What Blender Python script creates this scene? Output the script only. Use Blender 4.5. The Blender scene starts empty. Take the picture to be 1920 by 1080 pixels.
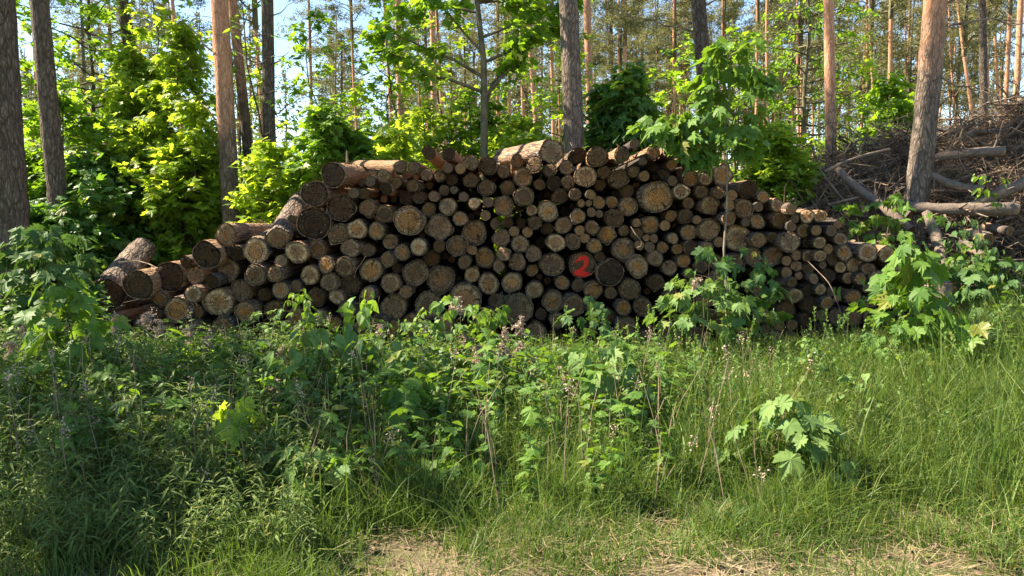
import bpy, math, random
import numpy as np
from mathutils import Vector, Matrix, noise as mnoise
S = bpy.context.scene
C = S.collection
# ---------------------------------------------------------------- camera, sky, sun, exposure
F = 1387.0; PITCH = math.atan(136/F); CAMZ = 1.6
cam = bpy.data.cameras.new('camera'); co = bpy.data.objects.new('camera', cam); C.objects.link(co)
cam.sensor_width = 36; cam.lens = 36*F/1920; cam.clip_end = 2000; cam.clip_start = 0.05
co.location = (0, 0, CAMZ); co.rotation_euler = (math.pi/2-PITCH, 0, 0)
S.camera = co
SUN = Vector((-0.93, 0.20, 0.0)).normalized()
ELEV = math.radians(46)
TOSUN = Vector((SUN.x*math.cos(ELEV), SUN.y*math.cos(ELEV), math.sin(ELEV)))
w = bpy.data.worlds.new('World'); S.world = w; w.use_nodes = True
nt = w.node_tree; nt.nodes.clear()
sky = nt.nodes.new('ShaderNodeTexSky'); sky.sky_type = 'NISHITA'; sky.sun_disc = False
sky.dust_density = 0.0; sky.ozone_density = 5.0; sky.air_density = 1.0
sky.sun_elevation = ELEV; sky.sun_rotation = math.atan2(TOSUN.x, TOSUN.y)
bg = nt.nodes.new('ShaderNodeBackground'); bg.inputs[1].default_value = 0.078
wo = nt.nodes.new('ShaderNodeOutputWorld')
nt.links.new(sky.outputs[0], bg.inputs[0]); nt.links.new(bg.outputs[0], wo.inputs[0])
ld = bpy.data.lights.new('sun', 'SUN'); ld.energy = 4.4; ld.angle = math.radians(0.5); ld.color = (1.0, 0.94, 0.84)
lo = bpy.data.objects.new('sun', ld); C.objects.link(lo); lo.rotation_euler = TOSUN.to_track_quat('Z', 'Y').to_euler()
S.view_settings.view_transform = 'Standard'; S.view_settings.look = 'None'
S.view_settings.exposure = 2.15; S.view_settings.gamma = 1
S.view_settings.use_white_balance = True; S.view_settings.white_balance_temperature = 7600; S.view_settings.white_balance_tint = 10
S.cycles.max_bounces = 8; S.cycles.diffuse_bounces = 4; S.cycles.transmission_bounces = 4; S.cycles.glossy_bounces = 2
S.cycles.sample_clamp_indirect = 6

# ---------------------------------------------------------------- helpers
def W(px, py, Y):
    "world point on the plane at depth Y seen at a pixel of the 1920x1080 photograph"
    a = (px-960)/F; b = (540-py)/F
    dy = math.cos(PITCH)+b*math.sin(PITCH); dz = -math.sin(PITCH)+b*math.cos(PITCH)
    t = Y/dy
    return Vector((a*t, Y, CAMZ+dz*t))
def GX(px, Y): return (px-960)/F*Y*1.0
def hterrain(x, y):
    return 0.05*np.sin(x*0.9+1)*np.sin(y*0.7)+0.02*np.sin(x*2.7+y*1.9)+0.012*np.sin(x*6.1-y*5.3)
class MB:
    "collects vertices, triangles and quads with material slots; build() links them as one mesh object"
    def __init__(s): s.V=[]; s.T=[]; s.Q=[]; s.n=0
    def add(s, V, T=None, Q=None, m=0):
        V = np.asarray(V, float).reshape(-1, 3)
        if T is not None and len(T): s.T.append((np.asarray(T)+s.n, m))
        if Q is not None and len(Q): s.Q.append((np.asarray(Q)+s.n, m))
        s.V.append(V); s.n += len(V)
    def tube(s, pts, rad, k=6, m=0, rough=0, rng=None, cap=False):
        pts = np.asarray(pts, float); rad = np.asarray(rad, float)*np.ones(len(pts)); n = len(pts)
        tan = np.gradient(pts, axis=0); tan /= np.linalg.norm(tan, axis=1)[:, None]+1e-9
        ref = np.array([0.31, 0.95, 0.05]) if abs(tan[:, 2]).mean() > .8 else np.array([0, 0, 1.0])
        u = np.cross(tan, ref); u /= np.linalg.norm(u, axis=1)[:, None]+1e-9
        v = np.cross(tan, u)
        a = np.arange(k)*2*math.pi/k
        r = rad[:, None]*np.ones((n, k))
        if rough and rng is not None: r = r*(1+rough*rng.normal(size=(n, k)))
        V = pts[:, None]+r[..., None]*(np.cos(a)[None, :, None]*u[:, None]+np.sin(a)[None, :, None]*v[:, None])
        i = np.arange(n-1)[:, None]*k; j = np.arange(k)[None]; j2 = (j+1) % k
        Q = np.stack([i+j, i+j2, i+k+j2, i+k+j], -1).reshape(-1, 4)
        V = V.reshape(-1, 3); T = None
        if cap:
            V = np.vstack([V, pts[:1], pts[-1:]]); jj = np.arange(k); j2 = (jj+1) % k
            T = np.vstack([np.stack([jj, np.full(k, n*k), j2], 1), np.stack([(n-1)*k+jj, (n-1)*k+j2, np.full(k, n*k+1)], 1)])
        s.add(V, T, Q, m)
    def mesh(s, name, mats, smooth=False):
        V = np.vstack(s.V) if s.V else np.zeros((0, 3))
        T = np.vstack([t for t, m in s.T]) if s.T else np.zeros((0, 3), int)
        Q = np.vstack([t for t, m in s.Q]) if s.Q else np.zeros((0, 4), int)
        mi = np.concatenate([np.full(len(t), m) for t, m in s.T]+[np.full(len(t), m) for t, m in s.Q]) if (s.T or s.Q) else np.zeros(0)
        me = bpy.data.meshes.new(name); me.vertices.add(len(V)); me.vertices.foreach_set('co', V.astype(np.float32).ravel())
        loops = np.concatenate([T.ravel(), Q.ravel()]).astype(np.int32)
        me.loops.add(len(loops)); me.loops.foreach_set('vertex_index', loops)
        ls = np.concatenate([np.arange(len(T))*3, len(T)*3+np.arange(len(Q))*4]).astype(np.int32)
        me.polygons.add(len(ls)); me.polygons.foreach_set('loop_start', ls)
        me.polygons.foreach_set('material_index', mi.astype(np.int32))
        me.polygons.foreach_set('use_smooth', np.full(len(ls), smooth))
        for m in (mats if isinstance(mats, (list, tuple)) else [mats]): me.materials.append(m)
        me.update(calc_edges=True)
        return me
    def build(s, name, mats, parent=None, smooth=False):
        return link(name, s.mesh(name, mats, smooth), parent)
def link(name, me, parent=None):
    o = bpy.data.objects.new(name, me); C.objects.link(o)
    if parent is not None: o.parent = parent
    return o
def tag(o, label=None, cat=None, group=None, kind=None):
    if label: o['label'] = label
    if cat: o['category'] = cat
    if group: o['group'] = group
    if kind: o['kind'] = kind
    return o
def empty(name, loc=(0, 0, 0), rz=0):
    o = bpy.data.objects.new(name, None); C.objects.link(o); o.location = loc; o.rotation_euler = (0, 0, rz)
    o.empty_display_size = .1
    return o
def copy_tree(root, loc, rz, sc=1.0, label=None):
    r = root.copy(); C.objects.link(r); r.location = loc; r.rotation_euler = (0, 0, rz); r.scale = (sc, sc, sc)
    if label: r['label'] = label
    for ch in list(root.children):
        c = ch.copy(); C.objects.link(c); c.parent = r
        for g in list(ch.children):
            d = g.copy(); C.objects.link(d); d.parent = c
    return r
# ---- shader helpers
class NT:
    def __init__(s, name):
        s.m = bpy.data.materials.new(name); s.m.use_nodes = True; s.t = s.m.node_tree; s.t.nodes.clear()
        s.out = s.t.nodes.new('ShaderNodeOutputMaterial')
    def put(s, sock, v):
        if isinstance(v, bpy.types.NodeSocket): s.t.links.new(v, sock)
        elif isinstance(v, tuple) and len(v) == 3 and sock.type == 'RGBA': sock.default_value = (*v, 1)
        else: sock.default_value = v
    def n(s, typ, ins={}, **kw):
        nd = s.t.nodes.new('ShaderNode'+typ)
        for k, v in kw.items(): setattr(nd, k, v)
        for k, v in ins.items(): s.put(nd.inputs[k], v)
        return nd
    def math(s, op, a, b=0.0, c=None, clamp=False):
        nd = s.n('Math', {0: a, 1: b}, operation=op, use_clamp=clamp)
        if c is not None: s.put(nd.inputs[2], c)
        return nd.outputs[0]
    def mix(s, f, a, b, blend='MIX'):
        nd = s.n('Mix', {}, data_type='RGBA', blend_type=blend); s.put(nd.inputs[0], f); s.put(nd.inputs[6], a); s.put(nd.inputs[7], b)
        return nd.outputs[2]
    def rng(s, v, a, b, c=0.0, d=1.0, smooth=True):
        nd = s.n('MapRange', {0: v, 1: a, 2: b, 3: c, 4: d}, interpolation_type='SMOOTHSTEP' if smooth else 'LINEAR'); return nd.outputs[0]
    def noise(s, vec, scale, detail=3, rough=.55, dist=0.0):
        return s.n('TexNoise', {'Vector': vec, 'Scale': scale, 'Detail': detail, 'Roughness': rough, 'Distortion': dist}).outputs[0]
    def vmath(s, op, a, b=(0, 0, 0)):
        nd = s.n('VectorMath', {}, operation=op); s.put(nd.inputs[0], a)
        if op == 'SCALE': s.put(nd.inputs[3], b)
        else: s.put(nd.inputs[1], b)
        return nd.outputs['Value'] if op in ('LENGTH', 'DOT_PRODUCT') else nd.outputs[0]
    def bump(s, h, st=.5, d=.01):
        return s.n('Bump', {'Strength': st, 'Distance': d, 'Height': h}).outputs[0]
    def finish(s, col, rough=.8, normal=None, spec=.2):
        p = s.n('BsdfPrincipled', {'Base Color': col, 'Roughness': rough, 'Specular IOR Level': spec})
        if normal is not None: s.put(p.inputs['Normal'], normal)
        s.t.links.new(p.outputs[0], s.out.inputs[0]); return s.m
def leaf_mat(name, c1, c2, trans, tf=.4, rough=.45, spec=.35):
    s = NT(name)
    g = s.n('NewGeometry'); r = g.outputs['Random Per Island']
    oi = s.n('ObjectInfo'); pos = g.outputs['Position']
    big = s.noise(pos, 1.3, 2)
    f = s.math('ADD', s.math('MULTIPLY', r, .75), s.math('MULTIPLY', big, .35))
    col = s.mix(s.rng(f, .15, .95), c1, c2)
    tr = s.mix(s.rng(f, .2, 1.0), tuple(x*.75 for x in trans), trans)
    r2 = s.math('FRACT', s.math('MULTIPLY', r, 37.0))
    col = s.mix(s.rng(r2, .90, .97, 0, .75), col, (.22, .20, .04)); col = s.mix(s.rng(s.noise(pos, 90, 2), .66, .74, 0, .5), col, tuple(x*.45 for x in c1))
    p = s.n('BsdfPrincipled', {'Base Color': col, 'Roughness': rough, 'Specular IOR Level': spec})
    t = s.n('BsdfTranslucent', {'Color': tr})
    m = s.n('MixShader', {0: tf, 1: p.outputs[0], 2: t.outputs[0]})
    s.t.links.new(m.outputs[0], s.out.inputs[0]); return s.m
def plain_mat(name, col, col2=None, scale=8, rough=.8):
    s = NT(name); pos = s.n('TexCoord').outputs['Object']
    c = s.mix(s.rng(s.noise(pos, scale, 4), .3, .7), col, col2 or tuple(x*.6 for x in col))
    return s.finish(c, rough)
# ---------------------------------------------------------------- materials
def bark_pine():
    s = NT('pine_bark'); tc = s.n('TexCoord').outputs['Object']; oi = s.n('ObjectInfo')
    off = s.vmath('ADD', tc, s.vmath('SCALE', (13.1, 7.7, 3.3), oi.outputs['Random']))
    v = s.vmath('MULTIPLY', off, (1, 1, .28))
    warp = s.vmath('ADD', v, s.vmath('SCALE', s.n('TexNoise', {'Vector': v, 'Scale': 14.0, 'Detail': 4}).outputs[1], .085))
    vo = s.n('TexVoronoi', {'Vector': warp, 'Scale': 30.0}, feature='DISTANCE_TO_EDGE').outputs[0]
    vo2 = s.n('TexVoronoi', {'Vector': s.vmath('ADD', warp, (5, 3, 1)), 'Scale': 13.0}, feature='DISTANCE_TO_EDGE').outputs[0]
    plate = s.math('MULTIPLY', s.rng(vo, .0, .24, .45, 1), s.rng(vo2, .0, .13, .25, 1))
    n1 = s.noise(v, 40, 4); n2 = s.noise(off, 3, 3)
    sep = s.n('SeparateXYZ', {0: tc}).outputs[2]
    oc = s.n('SeparateColor', {0: oi.outputs['Color']}).outputs
    z0 = s.math('MULTIPLY', oc[0], 20.0)
    up = s.rng(s.math('SUBTRACT', s.math('ADD', sep, s.math('MULTIPLY', s.math('SUBTRACT', s.noise(off, 6, 4), .5), 2.2)), z0), -1.0, 1.0)
    low = s.mix(n1, (.10, .078, .062), (.30, .235, .185)); low = s.mix(s.rng(n2, .45, .7), low, (.24, .195, .155)); low = s.mix(s.rng(s.noise(v, 2.2, 2), .55, .75), low, (.12, .105, .085))
    hi = s.mix(n1, (.37, .18, .10), (.60, .37, .25)); hi = s.mix(s.rng(n2, .5, .8), hi, (.40, .25, .15))
    col = s.mix(up, low, hi)
    dark = s.mix(up, (.052, .040, .032), (.27, .12, .065))
    col = s.mix(plate, dark, col)
    col = s.mix(1.0, col, s.n('CombineColor', {0: s.rng(oc[1], 0, 1, .4, 1.3), 1: s.rng(oc[1], 0, 1, .4, 1.3), 2: s.rng(oc[1], 0, 1, .4, 1.3)}).outputs[0], 'MULTIPLY')
    h = s.math('ADD', s.math('MULTIPLY', plate, s.rng(up, 0, 1, 1, .35)), s.math('MULTIPLY', n1, .5))
    return s.finish(col, .9, s.bump(h, .9, .02), .1)
def bark_log():
    s = NT('log_bark'); tc = s.n('TexCoord').outputs['Object']; oi = s.n('ObjectInfo')
    oc = s.n('SeparateColor', {0: oi.outputs['Color']}).outputs
    off = s.vmath('ADD', s.vmath('MULTIPLY', tc, (1, 3.4, 1)), s.vmath('SCALE', (31, 17, 23), oi.outputs['Random']))
    n1 = s.noise(off, 7, 5, .65); n2 = s.noise(s.vmath('MULTIPLY', off, (1, .3, 1)), 3, 3); n3 = s.noise(off, 1.3, 2)
    vo = s.n('TexVoronoi', {'Vector': s.vmath('ADD', s.vmath('MULTIPLY', off, (1, .5, 1)), s.vmath('SCALE', s.n('TexNoise', {'Vector': off, 'Scale': 3.0}).outputs[1], .3)), 'Scale': 4.0}, feature='DISTANCE_TO_EDGE').outputs[0]
    plate = s.rng(vo, 0, .2)
    g = s.mix(n1, (.075, .058, .048), (.33, .25, .20))
    o = s.mix(n1, (.20, .10, .055), (.48, .31, .19))
    f = s.rng(s.math('ADD', n3, s.math('SUBTRACT', oc[0], .5)), .35, .65)
    col = s.mix(f, g, o)
    col = s.mix(s.math('MULTIPLY', s.math('SUBTRACT', 1.0, plate), s.rng(f, 0, 1, .8, .25)), col, (.045, .036, .03))
    col = s.mix(s.rng(n2, .62, .72), col, (.45, .33, .22))
    h = s.math('ADD', s.math('MULTIPLY', plate, .7), n1)
    return s.finish(col, .9, s.bump(h, .8, .03), .1)
def cut_wood():
    s = NT('sawn_log_end'); tc = s.n('TexCoord').outputs['Object']; oi = s.n('ObjectInfo')
    oc = s.n('SeparateColor', {0: oi.outputs['Color']}).outputs
    p = s.vmath('MULTIPLY', tc, (1, 0, 1))
    seed = s.vmath('SCALE', (57, 91, 33), oi.outputs['Random'])
    ps = s.vmath('ADD', p, seed)
    wv = s.n('TexNoise', {'Vector': ps, 'Scale': 1.7, 'Detail': 2}).outputs[1]
    pw = s.vmath('ADD', p, s.vmath('MULTIPLY', s.vmath('SCALE', s.vmath('SUBTRACT', wv, (.5, .5, .5)), .34), (1, 0, 1)))
    r = s.vmath('LENGTH', pw)
    ring = s.math('SINE', s.math('ADD', s.math('MULTIPLY', r, s.rng(oi.outputs['Random'], 0, 1, 38, 62)), s.math('MULTIPLY', s.noise(ps, 4, 2), 5.0)))
    dirv = s.vmath('ADD', s.vmath('SCALE', s.vmath('NORMALIZE', pw), 1.0), seed)
    rad = s.noise(s.vmath('ADD', dirv, s.vmath('SCALE', p, .12)), 9, 3, .7)
    crack = s.math('ABSOLUTE', s.math('SUBTRACT', s.noise(s.vmath('ADD', dirv, s.vmath('SCALE', p, .1)), 2.6, 1), .5))
    crack = s.math('MULTIPLY', s.rng(crack, .0, .035, 1, 0), s.rng(s.noise(ps, 2.2, 1), .42, .6))
    speck = s.noise(ps, 26, 5, .75); blot = s.noise(ps, 2.0, 3, .6); blot2 = s.noise(s.vmath('ADD', ps, (9, 9, 9)), 3.4, 4, .65)
    saw = s.noise(s.vmath('MULTIPLY', s.n('VectorRotate', {'Vector': ps, 'Angle': s.math('MULTIPLY', oi.outputs['Random'], 40.0)}, rotation_type='Y_AXIS').outputs[0], (2, 1, 26)), 1.6, 2)
    hr = s.rng(s.math('FRACT', s.math('MULTIPLY', oi.outputs['Random'], 17.0)), 0, 1, -.16, .12)
    heart = s.rng(s.math('ADD', s.math('ADD', r, hr), s.math('MULTIPLY', s.math('SUBTRACT', blot2, .5), .45)), .40, .64, 1, 0)
    sap = s.mix(oc[2], (.27, .155, .082), (.54, .35, .185))
    hw = s.mix(oc[0], (.25, .15, .09), (.52, .225, .065))
    col = s.mix(heart, sap, hw)
    col = s.mix(s.math('MULTIPLY', s.rng(blot, .46, .68), s.rng(oc[0], 0, 1, .75, .45)), col, (.205, .14, .09))
    k = s.math('MULTIPLY', s.math('ADD', .82, s.math('MULTIPLY', ring, .2)), s.rng(speck, .3, .7, .5, 1.4))
    k = s.math('MULTIPLY', k, s.rng(rad, .32, .68, .55, 1.35))
    k = s.math('MULTIPLY', k, s.rng(saw, .3, .7, .82, 1.15))
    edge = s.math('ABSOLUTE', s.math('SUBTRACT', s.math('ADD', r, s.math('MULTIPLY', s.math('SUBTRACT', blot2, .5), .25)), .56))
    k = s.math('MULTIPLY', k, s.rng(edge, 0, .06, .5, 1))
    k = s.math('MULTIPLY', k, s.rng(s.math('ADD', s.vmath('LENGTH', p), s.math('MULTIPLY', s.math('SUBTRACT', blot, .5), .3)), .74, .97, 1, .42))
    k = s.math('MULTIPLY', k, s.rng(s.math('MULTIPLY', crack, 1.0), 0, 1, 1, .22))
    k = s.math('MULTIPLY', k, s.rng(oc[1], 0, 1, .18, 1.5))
    col = s.mix(1.0, col, s.n('CombineColor', {0: k, 1: k, 2: k}).outputs[0], 'MULTIPLY')
    pitch = s.math('MULTIPLY', s.rng(s.noise(s.vmath('ADD', ps, (3, 5, 7)), 4.5, 2), .70, .74), s.rng(s.vmath('LENGTH', p), .5, .7))
    col = s.mix(pitch, col, (.50, .40, .22))
    h = s.math('ADD', s.math('MULTIPLY', ring, .15), s.math('ADD', s.math('MULTIPLY', speck, .6), s.math('SUBTRACT', s.math('MULTIPLY', rad, .5), s.math('MULTIPLY', crack, .8))))
    return s.finish(col, .88, s.bump(h, .6, .03), .12)
M_BARK = bark_pine(); M_LOGBARK = bark_log(); M_CUT = cut_wood()
M_RED = plain_mat('red_spray_paint', (.95, .040, .025), (.72, .022, .015), 20, .55)
M_BLUE = plain_mat('blue_spray_paint', (.05, .13, .55), (.04, .10, .40), 20, .5)
M_GREYBARK = plain_mat('smooth_grey_bark', (.15, .13, .075), (.07, .062, .038), 6)
M_TWIG = plain_mat('twig_bark', (.10, .075, .05), (.05, .04, .028), 10)
M_GSTEM = plain_mat('green_stem', (.14, .17, .06), (.16, .11, .05), 6)
M_DEADWOOD = plain_mat('dead_twig_wood', (.30, .225, .165), (.10, .072, .052), 7)
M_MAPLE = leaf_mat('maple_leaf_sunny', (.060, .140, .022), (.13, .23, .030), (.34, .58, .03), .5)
M_MAPLE_Y = leaf_mat('maple_leaf_yellow_sunlit', (.09, .18, .026), (.20, .30, .04), (.55, .74, .05), .54)  # brighter yellow leaf copy, sun and backlight put into its colours
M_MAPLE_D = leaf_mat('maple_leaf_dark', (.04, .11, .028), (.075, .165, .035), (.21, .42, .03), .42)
M_MAPLE_F = leaf_mat('sapling_leaf', (.06, .14, .026), (.12, .22, .04), (.24, .42, .03), .38, .55, .22)
M_PALE = leaf_mat('pale_sapling_leaf', (.095, .18, .05), (.165, .26, .075), (.22, .38, .05), .33, .6, .2)
M_DULL = leaf_mat('dull_maple_leaf', (.050, .115, .036), (.09, .165, .05), (.12, .24, .035), .3, .6, .2)
M_OVAL = leaf_mat('oval_leaf', (.075, .16, .04), (.15, .25, .06), (.26, .44, .03), .36, .5, .3)
M_NEEDLE = leaf_mat('pine_needles', (.10, .115, .055), (.235, .225, .11), (.24, .24, .07), .3, .6, .2)
M_HERB = leaf_mat('goldenrod_leaf', (.075, .125, .032), (.16, .215, .055), (.13, .24, .04), .3, .6, .2)
M_WEED = leaf_mat('weed_leaf', (.045, .105, .028), (.13, .21, .055), (.22, .40, .035), .35, .5, .3)
M_GRASS = leaf_mat('meadow_grass', (.030, .075, .014), (.135, .195, .042), (.17, .28, .03), .32, .5, .25)
M_STRAW = plain_mat('dry_straw', (.36, .28, .17), (.17, .125, .075), 3)
M_DEADNEEDLE = leaf_mat('dead_brush_needles', (.15, .10, .065), (.33, .23, .155), (.16, .1, .06), .2, .8, .1)
M_PLUME = leaf_mat('dry_seed_fluff', (.38, .28, .22), (.60, .47, .38), (.35, .26, .2), .3, .9, .05)
# ---- leaf templates: base at the origin, tip along +Y, face up +Z
def fan(pts, c, curl=.12, fold=.10):
    P = np.array([c]+list(pts), float); V = np.zeros((len(P), 3)); V[:, :2] = P
    V[:, 2] = -curl*(V[:, 1]**2)*1.0-curl*.6*np.abs(V[:, 0])**1.5+fold*np.abs(V[:, 0])
    n = len(pts); i = np.arange(n)
    return V, np.stack([np.zeros(n, int), 1+i, 1+(i+1) % n], 1)
def sym(half):
    return [(x, y) for x, y in half]+[(-x, y) for x, y in half[::-1] if x > 1e-6]
MAPLE_HALF = [(0, 0), (.10, -.07), (.30, -.10), (.27, .03), (.50, .12), (.40, .20), (.58, .42), (.47, .43), (.50, .62), (.36, .55), (.20, .50), (.24, .72), (.12, .78), (0, 1.0)]
def mk_maple(curl, fold, seed=0):
    rg = np.random.default_rng(seed); pts = sym(MAPLE_HALF); pts = [(x*(1+.10*rg.normal())+.02*rg.normal(), y*(1+.07*rg.normal())) for x, y in pts]
    V, T = fan(pts, (0, .30), curl, fold); V[:, 2] += rg.normal()*.25*V[:, 0]*V[:, 1]+.025*rg.normal(size=len(V)); return V, T
MAPLES = [mk_maple(.25, .12, 1), mk_maple(.5, .05, 2), mk_maple(.1, .25, 3), mk_maple(.7, .15, 4), mk_maple(.3, -.1, 5)]
SM = [(0, 0), (.28, -.06), (.52, .15), (.36, .24), (.56, .52), (.20, .50), (0, 1.0)]
MAPLE_LO = [fan(sym(SM), (0, .3), .3, .12), fan(sym(SM), (0, .3), .1, .2)]
OVALS = [fan(sym([(0, 0), (.17, .15), (.26, .4), (.20, .7), (0, 1)]), (0, .4), .35, .25), fan(sym([(0, 0), (.19, .15), (.28, .38), (.2, .68), (0, 1)]), (0, .4), .7, .2)]
HEARTS = [fan(sym([(0, 0), (.22, -.04), (.36, .16), (.28, .48), (.10, .78), (0, 1)]), (0, .3), .3, .2)]
OAK = [fan(sym([(0, 0), (.07, .12), (.20, .2), (.11, .3), (.30, .42), (.17, .5), (.36, .66), (.20, .72), (.27, .88), (0, 1)]), (0, .5), .3, .15)]
LANCE = [fan(sym([(0, 0), (.055, .25), (.07, .5), (.04, .8), (0, 1)]), (0, .45), .9, .3), fan(sym([(0, 0), (.06, .25), (.07, .5), (.04, .8), (0, 1)]), (0, .45), .45, .3)]
def scatter(mb, tmpls, P, D, Nn, size, rng, m=0):
    P = np.asarray(P, float); D = np.asarray(D, float); Nn = np.asarray(Nn, float)
    size = np.asarray(size, float)*np.ones(len(P))
    pick = rng.integers(len(tmpls), size=len(P))
    y = D/(np.linalg.norm(D, axis=1)[:, None]+1e-9)
    z = Nn-(Nn*y).sum(1)[:, None]*y; z /= np.linalg.norm(z, axis=1)[:, None]+1e-9
    x = np.cross(y, z)
    for k, (T, Fc) in enumerate(tmpls):
        q = np.where(pick == k)[0]
        if not len(q): continue
        wid = rng.uniform(.85, 1.15, len(q))
        V = P[q][:, None]+size[q][:, None, None]*(T[None, :, 0, None]*(x[q]*wid[:, None])[:, None]+T[None, :, 1, None]*y[q][:, None]+T[None, :, 2, None]*z[q][:, None])
        FF = Fc[None]+(np.arange(len(q))*len(T))[:, None, None]
        mb.add(V.reshape(-1, 3), FF.reshape(-1, 3), None, m)
def rdir(rng, n, flat=0):
    v = rng.normal(size=(n, 3)); v /= np.linalg.norm(v, axis=1)[:, None]
    return v
PROF = {'round': lambda t: max(.12, max(0, math.sin(math.pi*min(1, t*.92+.08)))**.6), 'cone': lambda t: max(.1, max(0, 1-t)**.75), 'top': lambda t: .45+.55*math.sin(math.pi*(t*.7+.15)),
        'dome': lambda t: max(.15, 1-max(t,0)**2.2)**.5}
def woody(rng, H, R, nb, lpb, leaf, tm, cs=.15, prof='round', droop=.5, sr=.02, lean=(0, 0), stems=1, rise=.5, pet=0.0, extra=(), t_in=.25, wob=.03, spread=.0, jit=.5):
    "returns two MBs: stems with branches, and the leaves"
    st, lf = MB(), MB()
    Ps, Ds, Ns, Sz = [], [], [], []
    for k in range(stems):
        a = rng.uniform(0, 6.28); ox, oy = (spread*math.cos(a), spread*math.sin(a)) if stems > 1 else (0, 0)
        h = H*(1 if k == 0 else rng.uniform(.6, .95)); n = 9; t = np.linspace(0, 1, n)
        path = np.stack([ox*.25+(lean[0]*h+ox)*t**1.3, oy*.25+(lean[1]*h+oy)*t**1.3, h*t], 1)
        path[1:, :2] += np.cumsum(rng.normal(size=(n-1, 2))*wob*h/n, 0)
        st.tube(path, sr*(1-.85*t)*(.7 if k else 1), 6)
        at = lambda q: np.array([np.interp(q, t, path[:, c]) for c in range(3)])
        br = [(cs+(1-cs)*(i+rng.uniform(0, 1))/nb, None) for i in range(nb)]+([(q, v) for q, v in extra] if k == 0 else [])
        for i, (q, vec) in enumerate(br):
            b = at(q); az = i*2.4+rng.uniform(-.5, .5)
            tt = (q-cs)/(1-cs)
            L = R*PROF[prof](tt)*rng.uniform(.65, 1.15)
            if vec is not None: d = np.array(vec, float); L = np.linalg.norm(d); d /= L
            else:
                d = np.array([math.cos(az), math.sin(az), rise*rng.uniform(.4, 1.4)*(0.5+tt)]); d /= np.linalg.norm(d)
            s = np.linspace(0, 1, 5)
            p = b+d*L*s[:, None]; p[:, 2] -= L*.22*s**2*(1 if vec is None else .6); p[1:] += rng.normal(size=(4, 3))*L*.04
            st.tube(p, np.maximum(sr*(.38 if vec is None else .26)*(1-tt*.5)*(1-.8*s), .0012+.0015*leaf), 4)
            n_l = max(1, int(lpb*(.5+.6*L/R)*(1 if vec is None else 2)))
            u = t_in+(1-t_in)*rng.uniform(0, 1, n_l)**.75
            pos = np.stack([np.interp(u, s, p[:, c]) for c in range(3)], 1)+rng.normal(size=(n_l, 3))*leaf*jit
            out = rng.normal(size=(n_l, 3))*.8+d*.9; out[:, 2] = rng.uniform(-droop*1.3, .25, n_l)
            if pet:
                pv = out/np.linalg.norm(out, axis=1)[:, None]*leaf*pet*rng.uniform(.5, 1.2, (n_l, 1)); pv[:, 2] = np.abs(pv[:, 2])*.5+leaf*.1
                side = np.cross(pv, [0, 0, 1.0]); side /= np.linalg.norm(side, axis=1)[:, None]+1e-9; wd = side*.0022
                V = np.stack([pos-wd, pos+wd, pos+pv+wd*.7, pos+pv-wd*.7], 1).reshape(-1, 3)
                st.add(V, None, np.arange(n_l*4).reshape(-1, 4))
                pos = pos+pv; out[:, 2] -= droop*.6
            Ps.append(pos); Ds.append(out); nn = rng.normal(size=(n_l, 3))*.42; nn[:, 2] += 1
            nn[:, :2] += out[:, :2]*.35; Ns.append(nn); Sz.append(leaf*rng.uniform(.42, 1.15, n_l))
    scatter(lf, tm, np.vstack(Ps), np.vstack(Ds), np.vstack(Ns), np.concatenate(Sz), rng)
    return st, lf
def plant(name, cat, label, loc, mats, rz=0, group=None, parts=('stem', 'foliage'), seed=0, **kw):
    rng = np.random.default_rng(seed)
    st, lf = woody(rng, **kw)
    e = tag(empty(name, loc, rz), label, cat, group)
    st.build(parts[0], mats[0], e, True); lf.build(parts[1], mats[1], e)
    return e
# ---------------------------------------------------------------- ground
def ground_mat():
    s = NT('forest_soil'); g = s.n('NewGeometry').outputs['Position']
    sp = s.n('SeparateXYZ', {0: g}).outputs
    a = s.noise(g, 1.1, 4); b = s.noise(g, 9, 5, .7); c = s.noise(g, 60, 4, .7)
    soil = s.mix(b, (.045, .033, .022), (.13, .095, .062))
    straw = s.mix(c, (.11, .085, .055), (.27, .21, .14))
    moss = s.mix(b, (.05, .07, .02), (.14, .16, .05))
    v = s.math('ADD', s.rng(sp[1], 3.0, 4.6, .20, -.2, False), s.math('MULTIPLY', sp[0], .015))
    f = s.rng(s.math('ADD', a, v), .50, .72)
    col = s.mix(s.rng(b, .38, .58), soil, moss)
    col = s.mix(s.math('MULTIPLY', f, s.rng(c, .3, .6)), col, straw)
    return s.finish(col, .95, s.bump(s.math('ADD', c, b), .8, .03), .05)
xs = np.concatenate([np.linspace(-600, -24, 10), np.linspace(-22, 22, 150), np.linspace(24, 600, 10)])
ys = np.concatenate([np.linspace(-60, 1, 6), np.linspace(1.3, 16, 110), np.linspace(17, 60, 30), np.linspace(70, 1200, 12)])
gx, gy = np.meshgrid(xs, ys); gz = hterrain(gx, gy)
nx, ny = len(xs), len(ys); i = (np.arange(ny-1)[:, None]*nx+np.arange(nx-1)[None]).ravel()
mb = MB(); mb.add(np.stack([gx, gy, gz], -1).reshape(-1, 3), None, np.stack([i, i+1, i+nx+1, i+nx], 1))
tag(mb.build('ground', ground_mat(), None, True), kind='structure')
GZ = lambda x, y: float(hterrain(np.float64(x), np.float64(y)))

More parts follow.
